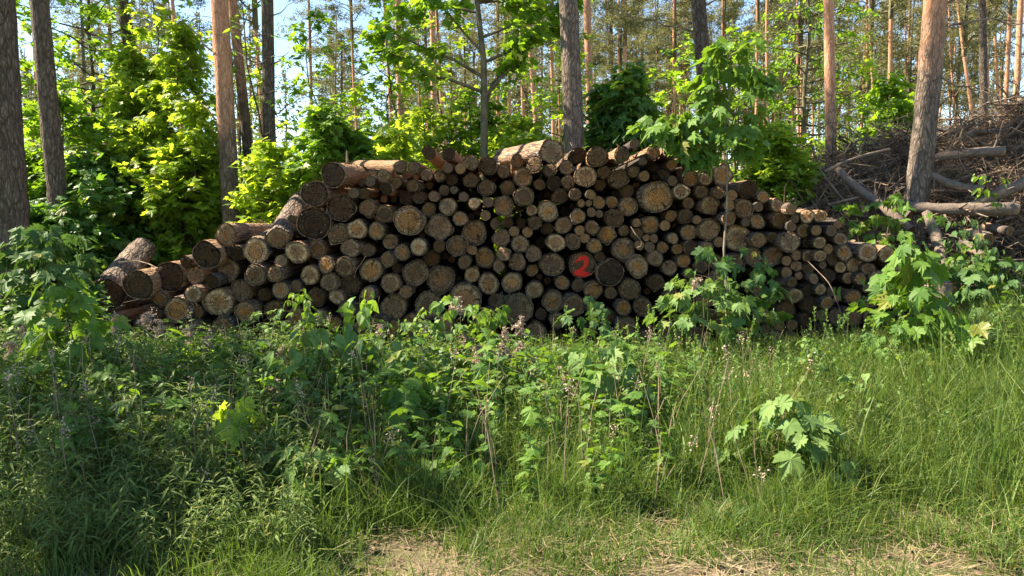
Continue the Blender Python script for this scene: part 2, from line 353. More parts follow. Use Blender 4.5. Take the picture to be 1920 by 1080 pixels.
# ---------------------------------------------------------------- pines: crown variants shared by many trees
def crown_mesh(seed, H=8.5, R=2.3, limbs=28, cl=8, nd=34):
    rng = np.random.default_rng(seed); mb = MB()
    P, D = [], []
    mb.tube([(0, 0, 0), (.05, 0, H*.5), (0, .04, H*.97)], [.10, .06, .01], 5)
    for k in range(limbs):
        t = (k+rng.uniform(0, 1))/limbs; z = H*(.0+.97*t); az = rng.uniform(0, 6.283)
        L = R*(max(.06, math.sin(math.pi*min(1, .22+.78*t)))**.7)*rng.uniform(.5, 1.2)
        el = rng.uniform(-.1, .55)+.3*t; s = np.linspace(0, 1, 5)
        d = np.array([math.cos(az)*math.cos(el), math.sin(az)*math.cos(el), math.sin(el)])
        p = np.array([0, 0, z])+d*L*s[:, None]; p[:, 2] -= L*.10*s**2; p[1:] += rng.normal(size=(4, 3))*L*.05
        mb.tube(p, .03*(1-.8*s)*(1.2-t), 4)
        for c in range(cl):
            u = rng.uniform(.35, 1.05); cc = np.array([np.interp(u, s, p[:, j]) for j in range(3)])+rng.normal(size=3)*L*.12
            q = rdir(rng, nd); q[:, 2] = q[:, 2]*.75+.15
            P.append(cc+q*rng.uniform(.05, .30, (nd, 1))*np.array([1, 1, .7])); D.append(q+rng.normal(size=(nd, 3))*.4)
    P = np.vstack(P); D = np.vstack(D); D /= np.linalg.norm(D, axis=1)[:, None]
    N = np.cross(D, rdir(rng, len(P))); N /= np.linalg.norm(N, axis=1)[:, None]+1e-9
    Lh = rng.uniform(.12, .26, (len(P), 1)); wd = .021
    V = np.stack([P-N*wd, P+N*wd, P+D*Lh], 1).reshape(-1, 3)
    mb.add(V, np.arange(len(V)).reshape(-1, 3), None, 1)
    return mb.mesh('pine_crown', [M_GREYBARK, M_NEEDLE])
CROWNS = [crown_mesh(100+k) for k in range(6)]
CROWNS_BIG = [crown_mesh(200+k, 9, 2.5, 20, 5, 30) for k in range(2)]
def trunk_mesh(seed, L, r, k=16, lean=(0, 0), flare=.35):
    rng = np.random.default_rng(seed); mb = MB(); n = int(max(10, L*(5 if r > .13 else 1.2)))
    t = np.linspace(0, 1, n); z = t*L
    wob = np.stack([np.interp(z, np.linspace(0, L, 7), rng.normal(size=7)*r*.28) for _ in range(2)], 1); wob -= wob[0]
    path = np.stack([lean[0]*z+wob[:, 0], lean[1]*z+wob[:, 1], z-.15], 1)
    rad = r*(1-.55*t)*(1+flare*np.exp(-z/.35))
    mb.tube(path, rad, k, 0, .035 if r > .13 else .02, rng)
    return mb.mesh('trunk', M_BARK, True), path, rad
def stub(path, rad, z, az, L, seed, el=.5):
    rng = np.random.default_rng(seed); mb = MB(); j = np.argmin(abs(path[:, 2]-z)); s = np.linspace(0, 1, 6)
    d = np.array([math.cos(az)*math.cos(el), math.sin(az)*math.cos(el), math.sin(el)])
    p = path[j]+d*(rad[j]*.6+L*s)[:, None]; p[1:] += rng.normal(size=(5, 3))*L*.035; p[:, 2] += L*rng.uniform(-.15, .15)*s**2
    mb.tube(p, np.maximum(.006, rad[j]*.14*(1-.75*s)), 5)
    if L > .8:
        for q in range(int(L*3)):
            u = rng.uniform(.3, 1); b = np.array([np.interp(u, s, p[:, c]) for c in range(3)]); e = d+rng.normal(size=3)*.6; e /= np.linalg.norm(e)
            l2 = L*rng.uniform(.15, .35); mb.tube([b, b+e*l2*.5+rng.normal(size=3)*.02, b+e*l2], [.009, .007, .003], 3)
    return mb.mesh('dead_branch', M_DEADWOOD)
NP = [0]
def pine(x0, x1, wpx, Y, label, yref=200, zor=3.0, H=18, bri=.6, group=None, big=False, stubs=(), crown_at=.5, cs=1.0):
    "trunk through the photograph's (x0, 0) and (x1, yref) at depth Y"
    a, b = W(x0, 0, Y), W(x1, yref, Y); d = (a-b)/(a.z-b.z); base = b-d*b.z
    gz = GZ(base.x, Y); k = NP[0]; NP[0] += 1
    e = tag(empty('pine_tree', (base.x, Y, gz)), label, 'pine', group)
    rng = np.random.default_rng(900+k)
    me, path, rad = trunk_mesh(300+k, H, wpx/F*Y*.5*.98, 22 if Y < 16 else 9, (d.x, rng.uniform(-.01, .01)))
    tr = link('trunk', me, e); tr.color = (max(0, min(1, zor/20)), bri, 0, 1)
    j = int(len(path)*crown_at)
    c = link('crown', (CROWNS_BIG[k % 2] if big else CROWNS[k % 6]), e); c.location = path[j]; c.rotation_euler = (0, 0, rng.uniform(0, 6.28))
    sc = (H-path[j][2])/8.3*cs; c.scale = (sc*.95, sc*.95, (H-path[j][2])/8.3)
    for q, (z, az, L, el) in enumerate(stubs): link('dead_branch', stub(path, rad, z, az, L, 7000+k*10+q, el), e)
    return e
PI = math.pi
BIGT = [  # x at y=0, x at yref, width px, depth, label ...
 dict(x0=-2, x1=9, wpx=64, Y=9.9, label='thickest grey pine trunk, cut off by the left edge of the photo', zor=9, bri=.45, big=True, H=21, crown_at=.74),
 dict(x0=83, x1=99, wpx=36, Y=11.5, label='straight grey pine trunk just right of the thickest edge trunk', zor=9, bri=.55, big=True, H=21, crown_at=.74),
 dict(x0=239, x1=266, wpx=25, Y=15.5, label='leaning grey pine trunk half hidden by the bright maple bush', zor=11, bri=.5, H=18),
 dict(x0=412, x1=423, wpx=35, Y=12.2, label='thick flaking orange pine with dead stubs, behind the low left end of the pile', zor=3.1, bri=.68, big=True, H=21, crown_at=.74, stubs=[(4.0, PI*1.05, .75, .75), (3.05, PI*.95, .7, .62), (2.1, -.1, .5, .25)]),
 dict(x0=434, x1=455, wpx=21, Y=14.5, label='brown pine trunk leaning close behind the flaking orange pine', zor=4.0, bri=.55, H=18),
 dict(x0=504, x1=510, wpx=25, Y=13.5, label='dark grey pine with upswept dead branches against open sky', zor=12, bri=.5, big=True, H=20, crown_at=.72, stubs=[(5.0, PI*.2, .5, .6), (3.95, PI*.15, .45, .7), (3.3, -.2, .9, .5), (2.5, .1, .75, .45), (3.8, PI*.9, .8, .4), (4.6, PI, .6, .6)]),
 dict(x0=1064, x1=1073, wpx=40, Y=11.5, label='broad pinkish grey pine trunk rising behind the highest part of the pile', zor=7.5, bri=.72, big=True, H=21, crown_at=.72),
 dict(x0=1306, x1=1318, wpx=31, Y=13.0, label='dark grey trunk directly above the top of the tall thin maple sapling', zor=12, bri=.42, big=True, H=20, crown_at=.7, stubs=[(5.1, -.3, 1.6, .35), (4.7, PI*.95, 1.3, .2)]),
 dict(x0=1562, x1=1561, wpx=22, Y=13.2, label='upright reddish pine trunk with a dark stub, left of the thick leaning pine', zor=3.4, bri=.78, H=18, stubs=[(5.2, PI*.9, .25, .6)]),
 dict(x0=1745, x1=1727, wpx=46, Y=10.6, label='thick leaning pine, orange above and grey below, standing in front of the brush', zor=4.1, bri=.68, big=True, H=18, stubs=[(4.55, .2, 1.0, .35), (4.0, .0, 1.7, .25), (3.6, -.2, .9, -.6), (3.1, .1, .5, .5)]),
 dict(x0=1838, x1=1843, wpx=16, Y=17, label='dark grey pine trunk with broken side branches against the blue gap', zor=12, bri=.5, H=18, stubs=[(5.5, .3, 1.5, .3), (4.7, PI*.9, .9, .5), (3.9, .5, 1.1, .6), (5.8, PI, 1.4, .3), (3.4, PI*1.1, .6, .3)]),
]
for b in BIGT: pine(**b)
LAND = [(0, 'the thickest edge trunk'), (90, 'the straight grey pine'), (250, 'the leaning grey pine'), (415, 'the flaking orange pine'), (507, 'the dark pine with dead branches'), (905, 'the forked maple'), (1068, 'the broad pinkish grey pine'), (1310, 'the dark trunk above the sapling'), (1562, 'the upright reddish pine'), (1740, 'the thick leaning pine'), (1841, 'the dark pine in the blue gap')]
SMALL = [(322,338,9,30),(316,332,5,50),(474,488,9,32),(578,583,7,42),(657,667,6.5,46),(722,734,9,33),(747,751,14.5,21),(795,800,7,45),(808,812,14,22),(820,832,8,38),(868,872,5,60),(932,934,7,48),(948,956,6.5,48),(975,981,9,34),(989,1000,13.5,24),(1031,1035,8.5,36),(1045,1048,5,55),
 (1101,1105,16.5,19),(1113,1114,4,70),(1137,1152,6.5,46),(1160,1163,7,44),(1171,1172,9,34),(1194,1193,3.6,72),(1202,1203,5,62),(1230,1232,5,60),(1249,1255,4,70),(1261,1262,6,55),(1266,1266,7,46),(1288,1283,5,58),(1354,1355,6.5,48),(1374,1372,5,60),(1417,1418,7.5,40),(1430,1433,5,64),(1441,1440,8.5,36),
 (1480,1484,5,58),(1494,1496,6.5,50),(1502,1503,6,52),(1519,1523,5,62),(1532,1534,5.5,58),(1547,1548,4,72),(1590,1592,4,72),(1614,1617,4.5,66),(1625,1630,6.5,46),(1635,1638,7.5,42),(1655,1656,4,72),(1672,1669,9.5,31),(1698,1700,5,60),(1707,1704,5.5,54),(1718,1718,5,62),
 (1770,1780,5,58),(1782,1790,6.5,50),(1790,1796,5.5,56),(1797,1820,8,38),(1853,1852,7,44),(1863,1873,7,44),(1876,1876,4,66),(1896,1886,10,28),(1909,1899,13,24),(640,642,4,70),(770,771,4,72),(842,845,4.5,66),(905,893,4.5,70),(1015,1016,4,74),(1082,1083,5,62),(1330,1331,4,72),(1398,1396,4.5,68),(1460,1461,4.5,70),(1215,1217,3.6,76),(1180,1181,3.6,75),(1147,1146,3.6,78),(60,68,7,40),(150,160,6,46),(205,212,6,50),(300,306,4,60)]
SMALL.sort()
ORD = ['first', 'second', 'third', 'fourth', 'fifth', 'sixth', 'seventh', 'eighth', 'ninth', 'tenth', 'eleventh', 'twelfth', 'thirteenth', 'fourteenth', 'fifteenth', 'sixteenth']
cnt = {}
for k, (x0, x1, wp, Y) in enumerate(SMALL):
    lm = max([l for l in LAND if l[0] < x0], key=lambda l: l[0]); cnt[lm] = cnt.get(lm, 0)+1
    nm = lm[1]
    size = 'very thin' if wp < 5 else 'thin' if wp < 7 else 'slender' if wp < 10 else 'medium thick'
    rr = random.Random(k); H = rr.uniform(17, 22)
    if x0 in (578,): H = 15.5
    pine(x0, x1, wp, Y+rr.uniform(-1, 1), f'{size} orange pine trunk, {ORD[cnt[lm]-1]} one right of {nm}', zor=rr.uniform(1.0, 4.5), H=H, bri=rr.uniform(.62, .9), group='slender pines of the wood behind the log pile', crown_at=.62 if x0 == 657 else rr.uniform(.46, .6), cs=1.35 if Y > 45 else 1.0)
# the small pine whose whole olive crown shows against the sky
# ---------------------------------------------------------------- broadleaf trees and bushes behind the pile
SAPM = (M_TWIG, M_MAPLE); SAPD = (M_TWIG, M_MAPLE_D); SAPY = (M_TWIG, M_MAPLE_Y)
def bush(label, px, Y, ytop, wpx, mats, seed, name='maple_bush', cat='bush', leaf=.12, nb=34, lpb=60, tm=MAPLE_LO, cs=.05, prof='round', stems=3, ybase=None, **kw):
    x = GX(px, Y); H = W(px, ytop, Y).z; R = wpx/F*Y*.5
    z0 = 0
    return plant(name, cat, label, (x, Y, GZ(x, Y)), mats, 0, 'maple bushes behind the log pile' if name == 'maple_bush' else None, ('stem', 'foliage'), seed, H=H*.96, R=R, nb=nb, lpb=lpb, leaf=leaf, tm=tm, cs=cs, prof=prof, sr=.018+.006*H, stems=stems, spread=R*.35, **kw)
bush('tall bright yellow-green maple bush, its lit peak in front of the leaning grey pine', 272, 12.9, 14, 420, SAPY, 11, leaf=.15, nb=84, lpb=52, prof='cone', cs=.10, rise=.6, tm=MAPLES)
bush('wide shade-toned maple bush below the yellow-green peak, beside the thickest trunk', 165, 11.9, 285, 290, SAPD, 12, leaf=.16, nb=52, lpb=44, tm=MAPLES)  # darker leaf copy paints the shading low on the bright bush
bush('mid green maple bush between the straight grey pine and the bright peak', 120, 13.0, 175, 260, SAPM, 13, nb=50, lpb=60, leaf=.16)
bush('sunny maple bush pressed against the flaking orange pine', 372, 12.6, 190, 170, SAPY, 14, nb=44, lpb=55, leaf=.15)
bush('sunlit bush filling the gap under the dark pine with dead branches', 545, 12.0, 262, 200, SAPY, 15, nb=44, lpb=60, leaf=.14)
bush('rounded maple bush behind the log at the left shoulder of the pile', 650, 11.6, 188, 170, SAPM, 16, nb=48, lpb=60, leaf=.16, tm=MAPLES)
bush('pale-leaved maple bush right of the rounded one, over the flat top logs', 735, 11.8, 225, 130, SAPY, 17, nb=34, lpb=50, leaf=.17, tm=MAPLES)
bush('thin sunny bush below the medium thick orange pines', 815, 13.2, 180, 150, SAPY, 18, nb=40, lpb=50)
bush('leafy bush round the foot of the forked maple', 905, 13.5, 150, 130, SAPM, 19, nb=36, lpb=50)
bush('bright low bush just left of the broad pinkish grey pine', 985, 12.3, 205, 170, SAPY, 20, nb=42, lpb=52, leaf=.14)
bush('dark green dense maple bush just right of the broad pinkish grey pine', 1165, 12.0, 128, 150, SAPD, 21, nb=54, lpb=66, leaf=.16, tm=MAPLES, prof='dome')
bush('shaded bush filling the gap behind the tall thin sapling', 1290, 13.8, 215, 150, SAPM, 22, nb=44, lpb=55)
bush('light green maple bush between the tall sapling and the brush pile', 1450, 12.2, 225, 175, SAPY, 23, nb=48, lpb=60, leaf=.14)  # brighter leaf copy paints sunlight onto this bush
bush('low bluish-green bush behind the right slope of the pile', 1440, 11.9, 310, 130, (M_TWIG, M_MAPLE_F), 24, nb=34, lpb=46, leaf=.13)
bush('maple with bright crown left of the thick leaning pine', 1648, 15, 120, 160, SAPM, 25, nb=48, lpb=50, leaf=.15, prof='dome', cs=.35)
bush('low yellow-green bush between the upright reddish pine and the leaning pine', 1700, 15.6, 215, 90, SAPY, 26, nb=30, lpb=44)
# low understory closing the wood at eye height, each a bush of its own
rr = random.Random(5)
protoU = []
for q in range(4):
    protoU.append(None)
UL = ['green understory bush far back, behind %s', 'yellow-green understory bush far back, behind %s', 'dark understory bush far back, behind %s', 'pale understory bush far back, behind %s']
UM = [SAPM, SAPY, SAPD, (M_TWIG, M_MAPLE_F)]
seen = set()
for k in range(42):
    px = -20+k*47+rr.uniform(-14, 14); Y = rr.choice([17, 20, 24, 28, 33])+rr.uniform(-1.5, 1.5); q = k % 4
    l = max([l for l in LAND if l[0] <= max(px, 0)], key=lambda l: l[0])[1]
    lab = UL[q] % l
    if lab in seen: lab = lab.replace('bush far', 'second bush far').replace('understory second bush', 'second understory bush')
    if lab in seen: lab = lab.replace('second', 'third')
    if lab in seen: lab = lab.replace('third', 'fourth')
    seen.add(lab)
    loc = (GX(px, Y), Y, GZ(GX(px, Y), Y)); sc = rr.uniform(.75, 1.2)*(Y/22)**.55
    if protoU[q] is None:
        protoU[q] = plant('understory_bush', 'bush', lab, loc, UM[q], 0, 'understory bushes far back in the wood', ('stem', 'foliage'), 60+q, H=3.2, R=1.7, nb=46, lpb=46, leaf=.15, tm=MAPLE_LO, cs=.05, sr=.04, stems=3, spread=.5)
        protoU[q].scale = (sc, sc, sc)
    else: copy_tree(protoU[q], loc, rr.uniform(0, 6.28), sc, lab)
# far wood that reads as one mass: trunks, needles and leaves beyond the trees one can tell apart
mb = MB(); rng = np.random.default_rng(77)
for k in range(300):
    Y = rng.uniform(62, 120); px = rng.uniform(-80, 2000)
    if (330 < px < 620 and rng.uniform() < .85) or (px > 1760 and rng.uniform() < .75) or (680 < px < 730): continue
    x = GX(px, Y); H = rng.uniform(16, 23)
    mb.tube([(x, Y, 0), (x+rng.normal()*.2, Y, H*.5), (x+rng.normal()*.3, Y, H)], [.16, .12, .04], 5)
    n = 560; z = H*rng.uniform(.42, 1, n); rd = 2.4*np.sin(np.pi*np.clip((z/H-.42)/.58*.8+.2, 0, 1))*rng.uniform(.1, 1, n); az = rng.choice(rng.uniform(0, 6.28, 9), n)+rng.normal(size=n)*.25
    P = np.stack([x+rd*np.cos(az), Y+rd*np.sin(az), z+rng.normal(size=n)*.2], 1); D = rdir(rng, n); N = np.cross(D, rdir(rng, n)); L = rng.uniform(.3, .6, (n, 1))
    V = np.stack([P-N*.10, P+N*.10, P+D*L], 1).reshape(-1, 3); mb.add(V, np.arange(n*3).reshape(-1, 3), None, 1)
n = 15000; Y = rng.uniform(40, 110, n); px = rng.uniform(-60, 1980, n); x = (px-960)/F*Y; z = np.abs(rng.normal(size=n))*2.0*(.6+.5*np.sin(px*.013)+.4*np.sin(px*.041))
D = rdir(rng, n); N = rdir(rng, n)
scatter(mb, MAPLE_LO, np.stack([x, Y, z], 1), D, N, rng.uniform(.3, .8, n)*Y/60, rng, 2)
tag(mb.build('distant_woodland', [plain_mat('distant_pine_bark', (.40, .22, .11), (.26, .15, .09), 1), M_NEEDLE, M_MAPLE]), 'far pine wood and undergrowth closing the view between the trunks', 'woodland', kind='stuff')
# forked maple with slanting limbs
def limb_tree(label, name, px0, px1, Y, wpx, H, limbs, mats, seed, leaf=.17, lpb=38):
    a, b = W(px0, 0, Y), W(px1, 200, Y); d = (a-b)/(a.z-b.z); base = b-d*b.z
    return plant(name, 'tree', label, (base.x, Y, GZ(base.x, Y)), mats, 0, None, ('trunk', 'crown'), seed, H=H, R=1.6, nb=18, lpb=lpb, leaf=leaf, tm=MAPLES, cs=.62, sr=wpx/F*Y*.5*1.25, lean=(d.x, .0), extra=limbs, wob=.1, rise=.8, t_in=.35)
limb_tree('slim grey-green forked maple with long slanting limbs and hanging bright leaves', 'maple_tree', 902, 908, 11.8, 17, 8.0,
    [(.44, (-1.7, -.3, .75)), (.43, (.9, -.2, 1.3)), (.47, (-1.9, .2, 1.1)), (.50, (1.3, .2, .8)), (.52, (-.9, -.4, 1.2)), (.55, (1.5, -.2, .7)), (.6, (-1.4, .3, .3)), (.62, (1.1, .3, .2)), (.40, (.6, .1, 1.5))], (M_GREYBARK, M_MAPLE), 31)
limb_tree('slim young tree with small dangling leaves between the orange and the dark pine', 'young_tree', 455, 480, 12.6, 5, 6.5, [(.5, (.5, 0, .5)), (.6, (-.5, 0, .3)), (.45, (.9, 0, .7)), (.55, (1.0, .1, .4))], (M_TWIG, M_MAPLE), 32, .10, 9)
plant('hornbeam_tree', 'tree', 'fine-leaved green hornbeam spreading high left of the upright reddish pine', (GX(1490, 15.5), 15.5, 0), (M_GREYBARK, M_MAPLE), 0, None, ('trunk', 'crown'), 33, H=8.6, R=1.5, nb=70, lpb=60, leaf=.105, tm=OVALS, cs=.32, sr=.07, rise=.25, droop=.7, prof='round', wob=.1)
plant('hornbeam_tree', 'tree', 'dark-stemmed broadleaf tree high up between the two grey pines at left', (GX(175, 14), 14, 0), (M_TWIG, M_MAPLE), 0, None, ('trunk', 'crown'), 34, H=8.2, R=2.0, nb=60, lpb=60, leaf=.14, tm=MAPLE_LO, cs=.35, sr=.06, rise=.5, wob=.15)
YT = [(600, 15.5, 5.6, 'young leafy tree just right of the slim bare pine in the blue gap', SAPM), (700, 14.5, 5.0, 'young leafy tree standing left of the medium thick orange pines', SAPY), (775, 15.0, 6.2, 'young leafy tree between the two thickest orange pines left of the forked maple', SAPM),
 (860, 16.0, 6.5, 'young tree with sunny leaves close left of the forked maple', SAPY), (965, 15.5, 6.0, 'young leafy tree between the forked maple and the pinkish grey pine', SAPM), (1030, 14.5, 5.0, 'sunny young tree touching the left side of the pinkish grey pine', SAPY), (60, 14.5, 6.5, 'young leafy tree between the two grey trunks at the left edge', SAPM), (465, 15.5, 5.6, 'young leafy tree between the flaking orange and the dark pine', SAPY),
 (1255, 17, 5.5, 'young leafy tree between the dark dense bush and the dark trunk', SAPM), (1610, 17.5, 5.2, 'young leafy tree just right of the upright reddish pine', SAPY), (1395, 16, 5.5, 'young leafy tree behind the head of the tall thin sapling', SAPM), (330, 14.5, 6.6, 'young leafy tree rising behind the bright maple bush', SAPY)]
for k, (px, Y, H, lab, ms) in enumerate(YT):
    plant('young_maple_tree', 'tree', lab, (GX(px, Y), Y, GZ(GX(px, Y), Y)), ms, 0, 'young leafy trees in the pine wood', ('trunk', 'crown'), 800+k, H=H, R=1.15, nb=34, lpb=26, leaf=.15, tm=MAPLE_LO, cs=.22, sr=.035, rise=.5, wob=.2, prof='round')
# trees that stand just outside the frame on the left and shade the clearing
plant('maple_tree', 'tree', 'large maple standing out of view left of the clearing', (-8.6, 6.2, 0), (M_GREYBARK, M_MAPLE), 0, None, ('trunk', 'crown'), 35, H=8.5, R=2.6, nb=36, lpb=70, leaf=.2, tm=MAPLE_LO, cs=.3, sr=.11, rise=.4)
plant('maple_tree', 'tree', 'second maple standing out of view left of the clearing, nearer the road', (-7.0, 3.2, 0), (M_GREYBARK, M_MAPLE), 0, None, ('trunk', 'crown'), 36, H=7.0, R=2.2, nb=30, lpb=70, leaf=.2, tm=MAPLE_LO, cs=.25, sr=.10, rise=.4)
# ---------------------------------------------------------------- the log pile
RAW = '''624,328,24.7b 589,363,25.2b 639,390,25.8b 588,419,31.4b 751,312,11.3 776,314,11.3 719,330,12.9 694,340,9.8 742,343,10.8p 724,354,11.3b 774,348,12.4 663,362,9.8p 683,363,10.3 689,390,16.5 721,401,18.5 761,371,13.4b 787,370,12.4b 766,414,28.8o 800,327,12.9g 824,330,10.3 804,286,13.4b 841,289,12.4b 840,315,9.3 863,316,9.8 846,336,11.3b 833,357,10.8 851,356,7.2b 869,369,9.3p 814,368,11.3 840,387,17.5g 804,393,14.4 824,426,24.7 863,410,14.4o 633,439,18.5 669,430,19.1p 706,433,16.5o 732,453,14.4p 657,465,18g 690,469,13.4g 754,473,16o 785,463,16.5p 823,462,11.3 857,461,19.6 726,487,14.4 745,503,10.8 809,485,16.5 871,491,13.4 645,500,18.5g 696,507,22.1o 778,512,23.7 611,497,16.5o 581,516,19.6p 556,473,21.6p 595,467,18 527,489,12.4g 522,447,21.6 480,471,23.7p 442,473,14.9b 424,441,21.6 427,507,22.7g 515,513,15.5 479,515,20.6 202,552,30.9b 259,535,28.8b 317,519,29.9b 149,557,22.7b 349,492,12.4b 367,516,18g 387,478,25.8b 397,527,14.4b 362,552,18p 299,560,15.5o 331,581,23.7o 369,583,14.4 410,567,27.8p 452,545,20.6 497,552,12.4b 526,544,17.5o 554,537,12.4 617,529,17g 593,557,18.5 460,585,20.6o 515,583,19.6 417,617,23.7 289,589,15.5 263,604,13.4 308,620,21.6 358,616,20.6 412,654,14.4o 447,662,19.6 527,618,15.5b 602,593,14.4 627,607,14.4o 553,593,16.5o 210,600,13.4b 340,647,13.4b 482,650,13.4b 631,557,14.4p 656,535,18.5 732,531,18.5g 761,547,13.4 826,524,26.8 885,469,9.3 885,515,15.5p 909,483,19.1o 916,532,20.1p 960,530,20.6o 944,476,13.9 935,499,11.3g 970,491,17 940,446,16.5 975,457,16.5 998,507,12.4o 1000,476,15.5 872,562,33 804,573,27.8 738,576,24.7g 690,552,15.5o 651,582,18.5o 930,564,15.5g 971,581,29.9g 914,601,24.7 831,611,19.6 771,608,20.6 738,614,13.4o 708,609,17.5 675,612,12.4g 694,642,19.6 1004,622,20.1g 770,645,12.4o 720,662,11.3 1035,284,22.7g 1084,291,15.5b 1120,294,19.6 1166,290,15.5 883,304,14.4 914,311,17.5b 970,302,12.9 1002,308,15.5 1031,319,12.9 1062,314,14.4 1098,331,21.1p 944,321,12.9 980,332,17.5 883,338,14.4g 912,352,16 952,352,14.4 1012,346,10.8 1039,343,12.9b 1065,341,13.4g 1132,323,12.4 1125,347,10.8 1159,335,18 1188,322,11.3 1208,330,9.8p 1205,302,8.2b 1222,310,10.3b 1245,327,10.8 1260,309,10.3o 1260,283,15.5b 1261,339,9.3o 1295,335,14.9o 1178,358,11.8 1232,369,30.9o 1277,359,15.5p 1315,359,12.9 982,368,19.1g 1050,368,14.4 1079,364,11.3 1108,365,9.3 944,386,20.1o 889,381,11.8p 915,379,9.8b 910,404,9.8g 997,394,11.3p 1027,396,19.1o 1090,381,7.2 1104,381,6.2o 1123,380,12.4o 1147,379,12.4o 1178,387,17.5o 1084,406,14.4o 1109,398,8.8 1124,401,7.2b 1152,409,17 1194,418,8.2 1219,422,16.5o 1247,423,9.8b 1258,405,11.3o 1285,406,14.9 1307,412,8.2o 1291,381,11.3 890,436,23.2 929,420,10.8 952,417,10.8 964,434,9.8 977,419,10.3 1003,418,13.4 989,435,9.8p 1026,429,12.4b 1057,422,17p 1015,455,10.3b 1042,455,17.5p 1074,453,14.9g 1087,432,9.3 1097,447,9.3 1110,427,14.4 1138,440,17.5o 1170,432,10.8 1194,439,11.3 1115,461,13.4o 1169,468,21.6o 1212,446,6.7o 1226,447,8.2b 1218,463,9.8o 1199,460,9.3p 1242,464,11.3o 1262,447,11.3o 1270,467,10.8o 1291,436,16o 1297,465,14.4b 1329,431,21.1 1035,496,23.2g 1092,497,25.8b 1125,482,10.8g 1145,512,25.8b 1196,500,21.1o 1228,484,14.4 1255,502,14.9g 1282,489,13.4o 1054,530,14.4o 1084,535,12.9 1113,544,18o 1145,549,11.8 1002,544,17 1036,566,19.6o 1076,573,21.6 1015,589,12.4g 1045,601,15.5o 1012,660,10.3b 1169,577,16o 1205,575,18 1181,543,20.6 1230,530,17.5 1138,593,16.5 1112,577,14.4 1105,622,15.5 1137,623,14.4o 1174,612,20.6o 1255,625,21.6 1207,635,17.5 1305,627,17.5 1325,466,12.4o 1291,512,10.3 1292,576,18.5 1260,559,17.5o 1146,647,11.3 1355,328,21.6o 1323,336,11.3p 1348,361,11.3 1372,366,10.3 1331,385,18.5p 1367,385,10.3 1403,355,17.5b 1395,391,18.5 1422,388,9.3 1431,369,12.4o 1458,385,12.4p 1484,392,11.3o 1491,410,8.2b 1513,405,13.4p 1537,405,11.3p 1462,412,15.5 1420,415,14.4o 1398,417,8.2 1368,410,14.4 1383,446,24.7p 1422,450,15.5 1448,445,11.3 1484,425,9.3p 1507,432,14.4p 1531,432,9.8p 1559,433,10.3p 1572,420,8.2p 1481,454,19.6g 1514,455,10.8 1537,455,11.3p 1553,467,9.3 1576,448,12.9p 1583,474,14.4o 1627,473,19.6p 1662,476,16.5p 1411,480,17.5 1448,481,19.6 1493,479,9.3 1515,480,12.4p 1538,480,11.3p 1560,486,11.3 1378,492,17.5 1475,489,9.3o 1493,499,11.3 1515,504,11.3 1543,497,7.2g 1576,501,11.3p 1602,497,15.5p 1628,504,12.4 1551,517,14.4b 1498,517,7.2o 1526,523,11.3 1475,511,10.3 1485,530,11.3 1591,521,11.3p 1614,523,11.3o 1649,526,18.5g 1625,541,8.2p 1516,544,12.4 1539,543,11.3p 1559,547,9.3 1491,554,14.4p 1469,555,8.2o 1569,560,7.2 1520,570,15.5b 1551,568,13.4o 1600,558,15.5o 1633,565,13.4o 1669,549,12.4 1474,581,18.5 1394,575,18.5 1450,557,11.3 1425,507,11.3o 1425,545,14.4 1350,520,15.5 1512,600,15.5 1541,591,11.3 1567,593,15.5 1601,595,17.5 1635,595,17.5 1665,602,13.4 1428,590,17.5o 1683,495,12.4 1685,516,9.3 1694,534,11.3 1779,546,16.5 1800,571,15.5 1763,580,10.3 1864,605,18.5p 1434,618,10.3o 1461,610,10.3o 1485,610,11.3o 1458,637,17.5 1522,626,13.4 1548,613,11.3 1582,618,11.3 1607,622,11.3 1642,625,13.4 1597,642,11.3 1567,641,11.3 1486,633,11.3 1669,571,9.3 1686,580,9.3 1370,637,14.4 1408,632,12.4 1225,287,13.4 1306,287,12.4 1321,304,10.3 1190,270,9.3b 1340,600,17.5 1330,560,15.5o 1340,490,13.4 1315,500,12.4 1310,535,14.4 1349,454,10.3 1722,560,13.4 1740,585,12.4 1830,590,13.4 1705,605,12.4'''
LOGS = []
for t in RAW.split():
    a, b, c = t.split(','); k = c[-1] if c[-1] in 'ogbp' else '?'; LOGS.append((float(a), float(b), float(c.rstrip('ogbp')), k))
def outline(seed, k=44, amp=.042):
    rng = np.random.default_rng(seed); a = np.arange(k)*2*PI/k; r = np.ones(k)
    for f in range(2, 6): r += amp/f**.7*2*rng.normal()*np.cos(f*a+rng.uniform(0, 6.28))
    return a, r/r.mean()
